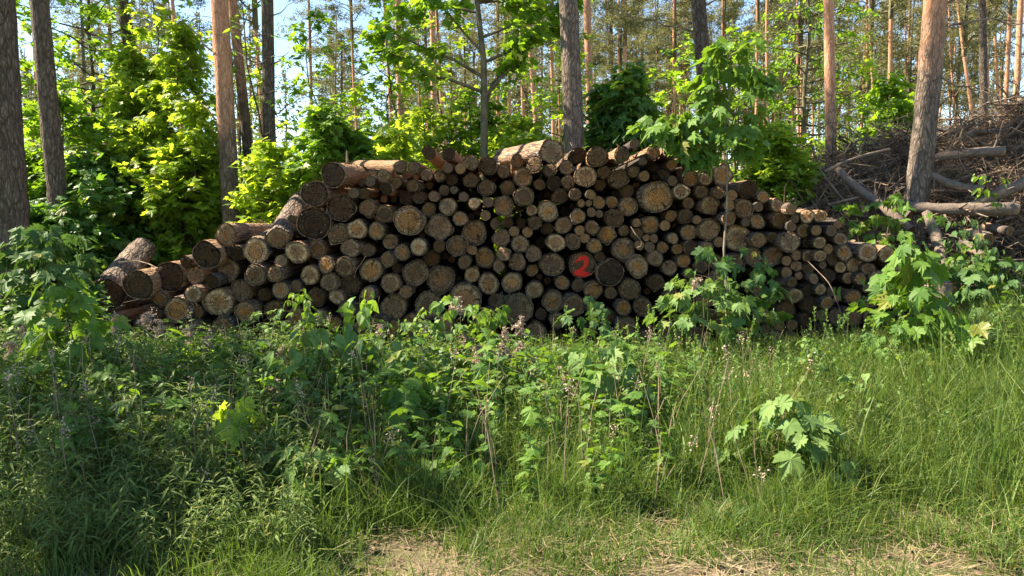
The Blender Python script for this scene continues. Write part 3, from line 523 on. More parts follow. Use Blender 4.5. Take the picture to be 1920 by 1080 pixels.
def log_meshes(seed):
    rng = np.random.default_rng(seed); a, r = outline(seed); k = len(a); n = 22
    mb = MB(); y = np.linspace(0, 1, n); V = np.zeros((n, k, 3))
    kn = [(rng.uniform(.1, .95), rng.uniform(0, 6.28), rng.uniform(.04, .10)) for _ in range(7)]
    for i in range(n):
        rad = r*(1-.10*y[i])*(1+.018*rng.normal(size=k))
        for (ky, ka, kh) in kn: rad = rad+kh*np.exp(-((y[i]-ky)/.02)**2-((np.angle(np.exp(1j*(a-ka))))/.2)**2)
        V[i, :, 0] = np.cos(a)*rad; V[i, :, 2] = np.sin(a)*rad; V[i, :, 1] = y[i]
    tx, tz = rng.uniform(-.012, .012, 2); V[0, :, 1] += .003*rng.normal(size=k)+tx*V[0, :, 0]+tz*V[0, :, 2]
    i = np.arange(n-1)[:, None]*k; j = np.arange(k)[None]; j2 = (j+1) % k
    mb.add(V, None, np.stack([i+j, i+k+j, i+k+j2, i+j2], -1).reshape(-1, 4))
    # bark rim round the sawn face, and the far end
    rim = np.stack([np.cos(a)*r*.93, .006+.93*r*(tx*np.cos(a)+tz*np.sin(a)), np.sin(a)*r*.93], 1); R0 = V[0]
    jj = np.arange(k); q2 = (jj+1) % k
    mb.add(np.vstack([R0, rim]), None, np.stack([jj, q2, k+q2, k+jj], 1))
    mb.add(np.vstack([V[-1], [[0, 1, 0]]]), np.stack([jj, q2, np.full(k, k)], 1))
    bark = mb.mesh('log', M_LOGBARK, True)
    mc = MB(); rs = [.30, .62, .82, .945]; U = [[(0, .0, 0)]]
    for q in rs: U.append(np.stack([np.cos(a)*r*q, .0012*rng.normal(size=k)*(q < .9)+(.004 if q > .9 else 0)+q*r*(tx*np.cos(a)+tz*np.sin(a)), np.sin(a)*r*q], 1))
    T = np.stack([np.zeros(k, int), 1+jj, 1+q2], 1); Q = []
    for q in range(3): b0 = 1+q*k; Q.append(np.stack([b0+jj, b0+k+jj, b0+k+q2, b0+q2], 1))
    mc.add(np.vstack([np.asarray(u).reshape(-1, 3) for u in U]), T, np.vstack(Q))
    return bark, mc.mesh('cut_end', M_CUT, True)
LM = [log_meshes(500+k) for k in range(16)]
YF = 8.7
rl = random.Random(21)
order = sorted(range(len(LOGS)), key=lambda i: -LOGS[i][2]); indiv = set(order[:318])
CW = {'o': 'orange-hearted', 'g': 'grey', 'b': 'dark-brown', 'p': 'pale-rimmed', '?': 'dull-brown'}
SPECIAL = {}
def near(px, py): return min(range(len(LOGS)), key=lambda i: (LOGS[i][0]-px)**2+(LOGS[i][1]-py)**2)
LMK = {near(1092, 497): ('the red-numbered log', 'sawn log end sprayed with a large red number 2'),
 near(1233, 369): ('the widest log', 'widest log end of all, high in the pile, with a rugged bark ring'),
 near(202, 552): ('the long bare log', 'long smooth log lying at the low left end, its bare back sunlit'),
 near(622, 330): ('the shoulder log', 'thick dark reddish log capping the left shoulder of the pile'),
 near(766, 413): ('the fuzzy orange log', 'big round fuzzy log with orange centre in the upper left of the pile'),
 near(1382, 445): ('the star-cracked log', 'round log end cracked like a star, just right of the tall thin sapling'),
 near(1629, 477): ('the pale end log', 'smooth pale log, left of the two sunlit ones topping the right end'),
 near(970, 580): ('the root-draped log', 'broad grey log hung with dangling dry roots, low in the middle'),
 near(1035, 284): ('the topmost log', 'round log on the very top of the pile with a smooth lit back'),
 near(824, 527): ('the tilted mossy log', 'large mossy brown log leaning half over its neighbours in the middle left'),
 near(410, 567): ('the low round log', 'big even round log low in the left part, above one of equal size'),
 near(1864, 605): ('the lowest outlying log', 'short log on the grass beyond the right end, sunlit on top')}
def dirword(dx, dy):
    n = int(round(math.degrees(math.atan2(-dy, dx))/45)) % 8
    return ['right of', 'up and right of', 'above', 'up and left of', 'left of', 'down and left of', 'below', 'down and right of'][n]
used = {}; labels = {}
for i in sorted(indiv, key=lambda i: min(math.hypot(LOGS[i][0]-LOGS[j][0], LOGS[i][1]-LOGS[j][1]) for j in LMK)):
    x, y, r, c = LOGS[i]
    if i in LMK: labels[i] = LMK[i][1]; continue
    size = 'thin' if r < 9.6 else 'smallish' if r < 12.6 else 'medium' if r < 16.6 else 'thick' if r < 21 else 'very thick'
    for j in sorted(LMK, key=lambda j: math.hypot(x-LOGS[j][0], y-LOGS[j][1])):
        dx, dy = x-LOGS[j][0], y-LOGS[j][1]; d = math.hypot(dx, dy)
        nw = max(1, round(d/25)); 
        dist = 'touching, ' if d < (r+LOGS[j][2])*1.12 else ''
        lab = f'{size} {CW[c]} log {dirword(dx, dy)} {LMK[j][0]}, touching it' if dist else f'{size} {CW[c]} log {dirword(dx, dy)} {LMK[j][0]}, {nw} spans away'
        if lab not in used: break
    used[lab] = 1; labels[i] = lab
def log_place(i):
    x, y, r, c = LOGS[i]; q = random.Random(int(x*7+y*131))
    Y = YF+q.uniform(-.14, .16)+(.12 if r < 11 else 0)+max(0, (590-y))*.0006
    p = W(x, y, Y); L = q.uniform(2.2, 2.7); rx = q.uniform(-.012, .012); rz = q.uniform(-.03, .03)
    if y > 640: Y -= .1
    if i == near(202, 552): L, rz, rx = 2.5, .30, .18
    if i == near(523, 447): rz, rx = .18, .2
    if i == near(479, 472): rz, rx = .1, .1
    if i == near(1035, 284): L, rz, rx = 2.6, .25, .04
    if i in (near(622, 330),): rz, rx = 0, .04
    if i == near(751, 312): rz, rx = .42, .07
    if i == near(1629, 477): L = 2.6
    return p, r/F*Y, L, rx, rz, q
for i in range(len(LOGS)):
    if i not in indiv: continue
    x, y, r, c = LOGS[i]; p, R, L, rx, rz, q = log_place(i)
    bark, cut = LM[q.randrange(16)]
    o = link('log', bark); tag(o, labels[i], 'log', 'logs of the big woodpile')
    o.location = p; roll = q.uniform(0, 6.28)
    o.matrix_basis = Matrix.Translation(p) @ Matrix.Rotation(rz, 4, 'Z') @ Matrix.Rotation(rx, 4, 'X') @ Matrix.Rotation(roll if i not in LMK else 0, 4, 'Y') @ Matrix.Diagonal((R*q.uniform(.95, 1.07), L, R*q.uniform(.92, 1.03), 1))
    o.color = (q.uniform(.25, .75)+(.15 if y < 420 and x > 500 else 0), .5, 0, 1)
    if i == near(202, 552): o.color = (.22, .5, 0, 1)
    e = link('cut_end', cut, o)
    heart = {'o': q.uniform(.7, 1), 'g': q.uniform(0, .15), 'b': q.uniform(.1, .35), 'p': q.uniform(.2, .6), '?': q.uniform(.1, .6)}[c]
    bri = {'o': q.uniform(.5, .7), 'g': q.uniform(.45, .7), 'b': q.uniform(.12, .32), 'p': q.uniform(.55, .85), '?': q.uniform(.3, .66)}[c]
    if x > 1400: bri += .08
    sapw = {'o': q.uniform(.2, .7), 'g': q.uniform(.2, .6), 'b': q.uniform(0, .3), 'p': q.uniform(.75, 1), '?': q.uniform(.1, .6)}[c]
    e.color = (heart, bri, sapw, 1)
    if i == near(1092, 497):
        e.color = (.25, .42, .3, 1)
        # red 2 as a brushed stroke just proud of the sawn face
        pts = [(-.46, .30), (-.30, .42), (-.08, .57), (.10, .60), (.24, .50), (.30, .30), (.24, .04), (.12, -.18), (-.04, -.36), (-.30, -.50), (-.50, -.62), (-.36, -.72), (-.10, -.74), (.20, -.72), (.44, -.72), (.52, -.70)]
        wd = [.10, .12, .14, .16, .17, .17, .16, .15, .15, .17, .19, .20, .20, .19, .16, .10]
        P = np.array(pts); s = np.linspace(0, len(P)-1, 60); P = np.stack([np.interp(s, range(len(P)), P[:, k]) for k in range(2)], 1); Wd = np.interp(s, range(len(wd)), wd)
        for _ in range(3): P[1:-1] = (P[:-2]+P[2:]+2*P[1:-1])/4
        rg = np.random.default_rng(4); m = MB(); fv = np.array([v.co[:] for v in cut.vertices]); PT = np.linalg.lstsq(fv[1:, [0, 2]], fv[1:, 1], rcond=None)[0]
        # a sheet built from overlapping brush dabs merged on a fine grid
        n = 74; gx = np.linspace(-.78, .78, n); gy = np.linspace(-.92, .78, n); G = np.stack(np.meshgrid(gx, gy), -1)
        dmin = np.min(np.linalg.norm(G[:, :, None]-P[None, None], axis=-1)-Wd*1.2, axis=-1)+.03*rg.normal(size=(n, n))
        ins = (dmin < .0)&(rg.uniform(size=(n, n)) > .015)&(np.linalg.norm(G, axis=-1) < .93)
        V = np.stack([G[..., 0], -.0035+PT[0]*G[..., 0]+PT[1]*G[..., 1], G[..., 1]], -1).reshape(-1, 3)
        idx = np.arange(n*n).reshape(n, n); a, b, c2, d = idx[:-1, :-1], idx[:-1, 1:], idx[1:, 1:], idx[1:, :-1]
        ok = ins[:-1, :-1]&ins[:-1, 1:]&ins[1:, 1:]&ins[1:, :-1]
        m.add(V, None, np.stack([a[ok], b[ok], c2[ok], d[ok]], 1))
        num = m.build('painted_number', M_RED, e)
# the many thin logs deep in the gaps, past the 300 shown largest
mb = MB(); rngL = np.random.default_rng(8)
polyx = [150, 205, 300, 360, 420, 470, 520, 575, 600, 660, 790, 880, 1035, 1120, 1260, 1340, 1440, 1500, 1560, 1640, 1690, 1740, 1800, 1880]
polyy = [575, 565, 545, 500, 465, 465, 440, 370, 350, 345, 320, 322, 310, 312, 310, 345, 385, 405, 440, 495, 525, 570, 600, 625]
circ = [(l[0], l[1], l[2], 0) for l in LOGS]
fill = [(LOGS[i][0], LOGS[i][1], LOGS[i][2], 0.0) for i in range(len(LOGS)) if i not in indiv]
for _ in range(9000):
    x = rngL.uniform(160, 1880); top = np.interp(x, polyx, polyy); y = rngL.uniform(top, 665)
    d = min(math.hypot(x-c[0], y-c[1])-c[2] for c in circ)
    if d < 5.5: continue
    r = min(d*.98, rngL.uniform(6, 10)); circ.append((x, y, r, 1)); fill.append((x, y, r, rngL.uniform(.5, 1.1)))
for _ in range(14000):
    x = rngL.uniform(170, 1870); top = np.interp(x, polyx, polyy)+8; y = rngL.uniform(top, 665)
    d = min(math.hypot(x-c[0], y-c[1])-c[2] for c in circ)
    if d < 2.2: continue
    r = min(d*1.15, 7); circ.append((x, y, r, 1)); fill.append((x, y, r, rngL.uniform(1.3, 1.7)))
ends = MB()
for (x, y, r, dep) in fill:
    Y = YF+.05+dep; p = np.array(W(x, y, Y)); R = r/F*Y
    if p[2] < R*.6: p[2] = R*.6
    a, o_ = outline(int(x*3+y), 18, .03); L = 2.3-dep*.6
    k = 18; jj = np.arange(k); q2 = (jj+1) % k
    rg = lambda yy, f: np.stack([p[0]+np.cos(a)*o_*R*f, np.full(k, yy), p[2]+np.sin(a)*o_*R*f], 1)
    ys_ = [Y, Y+.5, Y+1.2, Y+L]
    mb.add(np.vstack([rg(v, 1) for v in ys_]), None, np.vstack([np.stack([b*k+jj, b*k+k+jj, b*k+k+q2, b*k+q2], 1) for b in range(3)]))
    mb.add(np.vstack([rg(Y+.003, 1), [[p[0], Y, p[2]]]]), np.stack([jj, q2, np.full(k, k)], 1), None, 1)
s_ = NT('shade_darkened_log_end'); g_ = s_.n('NewGeometry').outputs; nn_ = s_.noise(g_['Position'], 55, 4, .7)
M_FCUT = s_.finish(s_.mix(1.0, s_.mix(s_.rng(g_['Random Per Island'], 0, 1), (.11, .07, .042), (.24, .125, .055)), s_.n('CombineColor', {0: s_.rng(nn_, .3, .7, .45, 1.3), 1: s_.rng(nn_, .3, .7, .45, 1.3), 2: s_.rng(nn_, .3, .7, .45, 1.3)}).outputs[0], 'MULTIPLY'), .9)  # end colours darkened to deepen the shade in the gaps
o = mb.build('log_remainder', [plain_mat('shade_darkened_bark', (.075, .058, .046), (.035, .028, .023), 12), M_FCUT]); tag(o, 'thin brown logs wedged in the gaps all through the pile', 'log', 'logs of the big woodpile', 'stuff')  # bark colour darkened so the gaps between logs look black
# ---------------------------------------------------------------- brush heap at the right
def hb(x, y):
    "height of the brush heap"
    top = np.interp(x, [3.6, 4.3, 5.0, 6.0, 6.6, 7.4, 8.6, 11, 14], [0, 1.6, 2.1, 2.4, 2.45, 2.75, 3.05, 3.2, 2.4])
    f = np.clip((y-9.75-np.clip(5.2-x, 0, 2)*.5)/2.2, 0, 1)**.75*np.clip((16.5-y)/3.5, 0, 1)**.6
    return top*f+.26*np.sin(x*2.9+y*1.7)*f+.2*np.sin(x*6.3-y*4.1)*f
mb = MB(); rng = np.random.default_rng(40)
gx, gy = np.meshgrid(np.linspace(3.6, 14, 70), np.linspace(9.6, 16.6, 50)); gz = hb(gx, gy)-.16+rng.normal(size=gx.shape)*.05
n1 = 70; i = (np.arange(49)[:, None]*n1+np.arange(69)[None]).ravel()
mb.add(np.stack([gx, gy, gz], -1).reshape(-1, 3), None, np.stack([i, i+1, i+n1+1, i+n1], 1), 0)  # dark core of earth and needles under the twigs
for k in range(8500):
    x = rng.uniform(3.8, 10.5); y = 9.7+6.0*rng.uniform(0, 1)**1.6; h = float(hb(x, y))
    if h < .1: h = rng.uniform(0, .2)
    el = rng.normal()*.5; az = rng.uniform(0, 6.28); L = rng.uniform(.25, 1.3)*(1.5 if rng.uniform() < .08 else 1)
    d = np.array([math.cos(az)*math.cos(el), math.sin(az)*math.cos(el)*.8, math.sin(el)]); b = np.array([x, y, h+rng.normal()*.10])
    nrm = rng.normal(size=3)*L*.09; r = rng.choice([.004, .0065, .009, .014, .026], p=[.28, .30, .2, .14, .08])
    p = np.stack([b-d*L*.5, b-d*L*.15+nrm, b+d*L*.2+nrm*.6, b+d*L*.5-nrm*.4])
    mb.tube(p, [r, r*.9, r*.7, r*.35], 4, 1)
    if r < .01:
        for q in range(3):
            u = p[2]+(p[3]-p[2])*rng.uniform(-.6, 1); e = d+rng.normal(size=3)*.7; l2 = L*rng.uniform(.12, .35)
            mb.tube([u, u+e*l2*.5+rng.normal(size=3)*.01, u+e*l2+(0, 0, -.03)], [r*.6, r*.5, r*.25], 3, 1)
for k in range(90):
    x = rng.uniform(4.0, 10.5); y = 10.3+3.6*rng.uniform(0, 1); h = float(hb(x, y)); az = rng.uniform(0, 6.28); el = rng.uniform(-.15, .75); L = rng.uniform(.7, 2.0)
    d = np.array([math.cos(az)*math.cos(el), math.sin(az)*math.cos(el), math.sin(el)]); s = np.linspace(0, 1, 6); p = np.array([x, y, h-.08])+d*L*s[:, None]; p[1:] += rng.normal(size=(5, 3))*L*.04; p[:, 2] -= .15*L*s**2
    mb.tube(p, rng.uniform(.012, .03)*(1-.8*s), 5, 1)
    for q in range(9):
        u = rng.uniform(.2, 1); b0 = np.array([np.interp(u, s, p[:, c]) for c in range(3)]); e = d+rng.normal(size=3)*.8; e /= np.linalg.norm(e); l2 = L*rng.uniform(.1, .35)
        mb.tube([b0, b0+e*l2*.5+rng.normal(size=3)*.03, b0+e*l2+(0, 0, -.05)], [.007, .005, .002], 3, 1)
n = 40000; cl = 520
cx = rng.uniform(3.7, 11, cl); cy = 9.75+5.5*rng.uniform(0, 1, cl)**1.5; pick = rng.integers(cl, size=n)
x = cx[pick]+rng.normal(size=n)*.16; y = cy[pick]+rng.normal(size=n)*.14; z = hb(x, y)+rng.normal(size=n)*.13-.02
P = np.stack([x, y, np.maximum(z, .02)], 1); D = rdir(rng, n); D[:, 2] -= .4; N = np.cross(D, rdir(rng, n)); N /= np.linalg.norm(N, axis=1)[:, None]+1e-9
Lh = rng.uniform(.05, .14, (n, 1)); V = np.stack([P-N*.008, P+N*.008, P+D*Lh], 1).reshape(-1, 3); mb.add(V, np.arange(3*n).reshape(-1, 3), None, 2)
tag(mb.build('brush_heap', [plain_mat('dark_litter', (.075, .055, .04), (.03, .024, .018), 4), plain_mat('brush_twig', (.25, .18, .125), (.055, .04, .03), 5), M_DEADNEEDLE]), 'tall tangled heap of dry twigs and dead needles beyond the right end of the pile', 'brush', kind='stuff')
def fallen(label, p1, p2, r, Y1, Y2, seed, cut=True, bri=.6, bend=.04, name='fallen_trunk', col=(.5, .5, 0, 1)):
    a, b = np.array(W(*p1, Y1)), np.array(W(*p2, Y2)); R = r/F*(Y1+Y2)*.5; rng = np.random.default_rng(seed)
    L = np.linalg.norm(b-a); d = (b-a)/L; n = 16; s = np.linspace(0, 1, n); o_ = rng.normal(size=3)*L*bend
    path = (b-a)*s[:, None]+o_*np.sin(s*PI)[:, None]
    e = tag(empty(name, b), label, 'fallen trunk'); m = MB(); m.tube(path-(b-a), R*(.85+.15*s)*(1+.07*rng.normal(size=n)), 14, 0, .06, rng)
    for q in range(int(4+L*3)):
        j = rng.integers(1, n-1); dd = rng.normal(size=3); dd -= dd@d*d; dd /= np.linalg.norm(dd); dd += d*.4; l2 = rng.uniform(.04, .16 if rng.uniform() < .7 else .5); b0 = path[j]-(b-a)
        m.tube([b0, b0+dd*(R+l2*.5), b0+dd*(R+l2)+rng.normal(size=3)*.01], [R*.25, R*.16, R*.08], 5)
    t = m.build('trunk', M_LOGBARK2, e, True); t.color = col
    bark, cutm = LM[seed % 16]; c = link('cut_end', cutm, e); q = (-(path[-1]-path[-2])).tolist(); q = Vector(q).normalized()
    c.matrix_basis = Matrix.Translation(-q*.012) @ q.to_track_quat('Y', 'Z').to_matrix().to_4x4() @ Matrix.Diagonal((R*1.04, .05, R*1.04, 1)); c.color = (.35, bri, .5, 1)
    return e
def bark2():
    s = NT('fallen_bark'); tc = s.n('TexCoord').outputs['Object']; n1 = s.noise(tc, 16, 5, .65); n2 = s.noise(tc, 4, 3); n3 = s.noise(tc, 45, 4, .7)
    c = s.mix(n1, (.07, .055, .045), (.27, .21, .17)); c = s.mix(s.rng(n2, .56, .66), c, (.34, .22, .14)); c = s.mix(s.rng(n3, .55, .7), c, (.07, .055, .045))
    return s.finish(c, .9, s.bump(s.math('ADD', n1, n3), .8, .02), .1)
M_LOGBARK2 = bark2()
FALL = [('stout grey trunk lying across the upper brush with a dark sawn end', (1730, 302), (1884, 284), 8.5, 11.0, 10.6, .2),
 ('long trunk slanting up to the photo\'s right edge over the brush', (1805, 396), (1990, 325), 11, 10.3, 10.2, .4),
 ('thick trunk with a pale round sawn end below the slanting trunk', (1700, 388), (1908, 391), 12.5, 10.5, 9.9, .75),
 ('whitish knobbly branch descending right of the thick leaning pine', (1745, 328), (1848, 356), 8, 10.6, 10.2, .4),
 ('grey diagonal trunk running down to the left side of the leaning pine', (1570, 318), (1705, 405), 8, 11.2, 10.2, .3),
 ('thinner grey diagonal trunk under the other one left of the leaning pine', (1635, 372), (1708, 432), 8, 10.6, 10.0, .3),
 ('forked grey trunk leaning steeply just right of the leaning pine foot', (1738, 400), (1772, 520), 11, 10.2, 9.3, .4),
 ('sunlit short trunk lying across behind the maple sapling by the pile end', (1690, 484), (1760, 487), 10, 9.4, 9.1, .35),
 ('reddish sunlit trunk lying right of the forked grey trunk', (1776, 492), (1838, 497), 9, 9.5, 9.4, .3),
 ('grey trunk sloping down to the right behind the dark sapling', (1800, 455), (1868, 522), 9, 9.8, 9.2, .3),
 ('broken stub with a ragged orange end in the dark hollow', (1815, 440), (1852, 450), 13, 10.0, 9.6, .4),
 ('short sawn stub above the ragged one at the hollow', (1845, 424), (1892, 433), 9, 10.2, 9.8, .5),
 ('dark trunk lying low at the foot of the hollow', (1785, 560), (1850, 552), 9, 9.4, 9.3, .2),
 ('sunlit bare trunk near the top of the heap at the right', (1700, 262), (1850, 246), 5, 12.4, 12.0, .3),
 ('light brown branch lying above the stout grey trunk', (1790, 262), (1925, 240), 4.5, 12.0, 12.2, .3),
 ('dead branch arching over the left crest of the heap', (1545, 322), (1668, 280), 3.0, 11.0, 11.4, .3)]
for k, f in enumerate(FALL): fallen(f[0], f[1], f[2], f[3], f[4], f[5], 60+k, bri=f[6], bend=.04)
# short stump with a blue paint spot
p = W(1768, 548, 8.85); e = tag(empty('log_stump', p), 'upright brown stump by the pile end with a small blue paint spot', 'stump')
m = MB(); R = 18/F*8.85; rng = np.random.default_rng(3); m.tube([(0, 0, -p.z), (0, 0, -.2), (0, 0, .11)], [R*1.1, R, R*.95], 14, 0, .03, rng); m.build('trunk', M_LOGBARK2, e, True)
c = link('cut_end', LM[5][1], e); c.matrix_basis = Matrix.Translation((0, 0, .112)) @ Matrix.Rotation(-PI/2, 4, 'X') @ Matrix.Diagonal((R, .05, R, 1)); c.color = (.3, .5, .4, 1)
m = MB(); a = np.arange(14)*2*PI/14; r0 = R*.55*(1+.2*rng.normal(size=14))
m.add(np.vstack([np.stack([np.cos(a)*r0, np.sin(a)*r0, np.full(14, .128)], 1), [[0, 0, .13]]]), np.stack([np.arange(14), (np.arange(14)+1) % 14, np.full(14, 14)], 1)); m.build('paint_spot', M_BLUE, e)

# ---------------------------------------------------------------- undergrowth that nobody could count
def ground_pts(rng, n, pxr, Yr, pw=1.0):
    Y = Yr[0]+(Yr[1]-Yr[0])*rng.uniform(0, 1, n)**pw; px = rng.uniform(pxr[0], pxr[1], n); x = (px-960)/F*Y
    return px, x, Y, hterrain(x, Y)
def blades(mb, x, y, z, h, wd, rng, bend=.5, m=0):
    n = len(x); az = rng.uniform(0, 6.283, n); b = np.abs(rng.normal(size=n))*bend+.08; d = np.stack([np.cos(az), np.sin(az)], 1)
    fa = rng.uniform(0, 6.283, n); s = np.stack([np.cos(fa), np.sin(fa), np.zeros(n)], 1)
    lev = np.array([0, .35, .7, 1.0]); V = []
    for t in lev:
        off = b*h*t**2*.9; c = np.stack([x+d[:, 0]*off, y+d[:, 1]*off, z+h*(t-.28*b*t**2.2)], 1); w_ = wd*(1-.85*t**1.4)
        V += [c-s*w_[:, None], c+s*w_[:, None]]
    V = np.stack(V, 1); base = (np.arange(n)*8)[:, None]
    Q = np.concatenate([base+np.array([[0, 1, 3, 2]]), base+np.array([[2, 3, 5, 4]]), base+np.array([[4, 5, 7, 6]])])
    mb.add(V.reshape(-1, 3), None, Q, m)
rng = np.random.default_rng(50)
mb = MB()
def clumpy(rng, n, pxr, Yr, hfun, wd, pw=1.0, bend=.5, clump=14, sp=.07, mbx=None, m=0):
    c = max(1, n//clump); px, x, y, z = ground_pts(rng, c, pxr, Yr, pw)
    k = rng.integers(c, size=n); X = x[k]+rng.normal(size=n)*sp; Yy = y[k]+rng.normal(size=n)*sp; PX = 960+X/Yy*F
    h = hfun(PX, Yy)*rng.uniform(.5, 1.15, n); nz = np.sin(X*5.1+1.3*np.sin(Yy*4.3))+np.sin(Yy*7.7+2*np.sin(X*3.1))+.6*np.sin(X*13+Yy*9)
    h = np.where(PX < 1780, np.minimum(h, cap(Yy)*rng.uniform(.7, 1.15, n)), h)
    h = h*np.interp(nz, [-2, 0, 2], [.72, .95, 1.2])
    ok = (h > .02)&(Yy > 2.9)&(nz > np.interp(Yy, [2.9, 3.6, 4.4, 5.2], [.15, -1.0, -2.2, -3])+.9*rng.normal(size=n)*(Yy < 4.2) - (PX < 620)*.9)&~((Yy > 8.5)&(PX < 1900)&(PX > 150))
    blades(mbx or mb, X[ok], Yy[ok], hterrain(X, Yy)[ok], h[ok], wd*rng.uniform(.6, 1.3, ok.sum()), rng, bend, m)
cap = lambda Y: np.maximum(.2, 1.70-.172*Y)
hright = lambda px, Y: np.interp(px, [850, 1000, 1150, 1400, 1700, 1920, 2100], [.30, .36, .44, .46, .52, .74, .85])*np.interp(Y, [3, 3.7, 4.4, 5.2, 8.6], [.26, .48, .85, 1.0, .95])
hmid = lambda px, Y: np.interp(px, [-100, 500, 650, 1000], [.26, .30, .38, .42])*np.interp(Y, [3, 3.7, 4.4, 8.6], [.6, .75, .95, 1.0])
clumpy(rng, 34000, (980, 2080), (3.5, 8.6), hright, .0034, .95, .8, 26, .085)
clumpy(rng, 15000, (450, 2080), (2.9, 4.6), lambda px, Y: np.full(len(px), .17), .0028, .9, .9, 22, .09)
clumpy(rng, 11000, (520, 1100), (3.6, 8.0), hmid, .0033, 1.0, .8, 26, .07)
clumpy(rng, 12000, (-120, 640), (2.95, 8.4), hmid, .0036, 1.35, .6, 20, .08)
clumpy(rng, 14000, (-150, 2080), (2.9, 4.3), lambda px, Y: np.full(len(px), .11), .0022, 1, .9, 26, .06)
clumpy(rng, 8000, (1500, 2080), (6.0, 9.2), lambda px, Y: np.interp(px, [1500, 1800, 2000], [.3, .6, .95]), .0035, 1)
clumpy(rng, 2600, (900, 2080), (4.2, 7.8), lambda px, Y: np.minimum(hright(px, Y)*1.35, cap(Y)*1.2+.1), .0062, .9, .8, 7, .05)
clumpy(rng, 900, (-100, 900), (3.1, 6.0), lambda px, Y: hmid(px, Y)*1.3, .0065, .9, .8, 7, .05)
tag(mb.build('meadow_grass', M_GRASS), 'tall uneven green grass in front of the log pile', 'grass', kind='stuff')
# flowering grass stalks
mb = MB(); px, x, y, z = ground_pts(rng, 190, (560, 2000), (4.0, 7.6)); 
for k in range(190):
    h = rng.uniform(.5, .85)*(1 if px[k] > 1000 else .75); dx, dy = rng.normal(size=2)*.08; L = np.array([[x[k], y[k], z[k]], [x[k]+dx*.4, y[k]+dy*.4, z[k]+h*.6], [x[k]+dx, y[k]+dy, z[k]+h]])
    mb.tube(L, [.0022, .0018, .001], 3, 0); nn = 26; u = rng.uniform(.0, .13, nn); P = L[2]-(L[2]-L[1])/np.linalg.norm(L[2]-L[1])*u[:, None]+rng.normal(size=(nn, 3))*.004
    scatter(mb, OVALS, P, rdir(rng, nn)+(0, 0, 1.5), rdir(rng, nn), .022, rng, 1)
tag(mb.build('grass_flower_stalks', [M_GRASS, M_PALE]), 'thin flowering grass stalks standing above the meadow grass', 'grass', kind='stuff')
# dry straw lying flat
mb = MB(); n = 7500; px, x, y, z = ground_pts(rng, n, (-150, 2080), (2.9, 5.0), 1.15)
keep = rng.uniform(0, 1, n) < np.interp(px, [-100, 500, 750, 1900], [.12, .25, 1, 1])*np.interp(y, [3, 4.1, 5.0], [1, .7, .2])
x, y, z = x[keep], y[keep], z[keep]; n = len(x); az = rng.uniform(0, 6.28, n); D = np.stack([np.cos(az), np.sin(az), rng.normal(size=n)*.12], 1); N = np.stack([-np.sin(az), np.cos(az), np.zeros(n)], 1)
L = rng.uniform(.03, .22, (n, 1)); c = np.stack([x, y, z+rng.uniform(.004, .05, n)], 1); wv = N*rng.uniform(.0008, .002, (n, 1))
mid = c+D*L*.5+np.stack([N[:, 0], N[:, 1], np.full(n, .3)], 1)*L*rng.normal(size=(n, 1))*.08
V = np.stack([c-wv, c+wv, mid+wv, mid-wv, c+D*L+wv*.4, c+D*L-wv*.4], 1).reshape(-1, 3); b = (np.arange(n)*6)[:, None]
mb.add(V, None, np.concatenate([b+np.array([[0, 1, 2, 3]]), b+np.array([[3, 2, 4, 5]])]))
tag(mb.build('dry_straw', M_STRAW), 'flattened dry straw on the bare verge', 'straw', kind='stuff')
# last year's dead stems standing and leaning all through the weeds
mb = MB(); n = 420; px, x, y, z = ground_pts(rng, n, (-100, 1450), (3.7, 8.0))
for k in range(n):
    h = min(rng.uniform(.25, .85), float(cap(y[k]))*1.25); dx, dy = rng.normal(size=2)*.16*h; mb.tube([(x[k], y[k], z[k]), (x[k]+dx*.5+rng.normal()*.01, y[k]+dy*.5, z[k]+h*.55), (x[k]+dx, y[k]+dy, z[k]+h*rng.uniform(.8, 1))], [.003, .0026, .0015], 3)
    if rng.uniform() < .25:
        nn = 30; q = rng.uniform(0, 1, nn); P = np.array([x[k]+dx, y[k]+dy, z[k]+h*.9])+rng.normal(size=(nn, 3))*(.018, .018, .03); scatter(mb, OVALS, P, rdir(rng, nn), rdir(rng, nn), .014, rng, 1)
tag(mb.build('dead_stems', [M_DEADWOOD, M_PLUME]), 'thin dead stems of last year standing in the weeds', 'dead stems', kind='stuff')
# dead leaves on the verge
mb = MB(); n = 1500; px, x, y, z = ground_pts(rng, n, (-100, 2050), (2.9, 5.2), 1.3); D = rdir(rng, n); D[:, 2] *= .3; N = rdir(rng, n)*.4+(0, 0, 1)
scatter(mb, HEARTS+OVALS, np.stack([x, y, z+.015], 1), D, N, rng.uniform(.02, .06, n), rng)
tag(mb.build('leaf_litter', M_DEADNEEDLE), 'brown dead leaves scattered over the verge', 'leaf litter', kind='stuff')
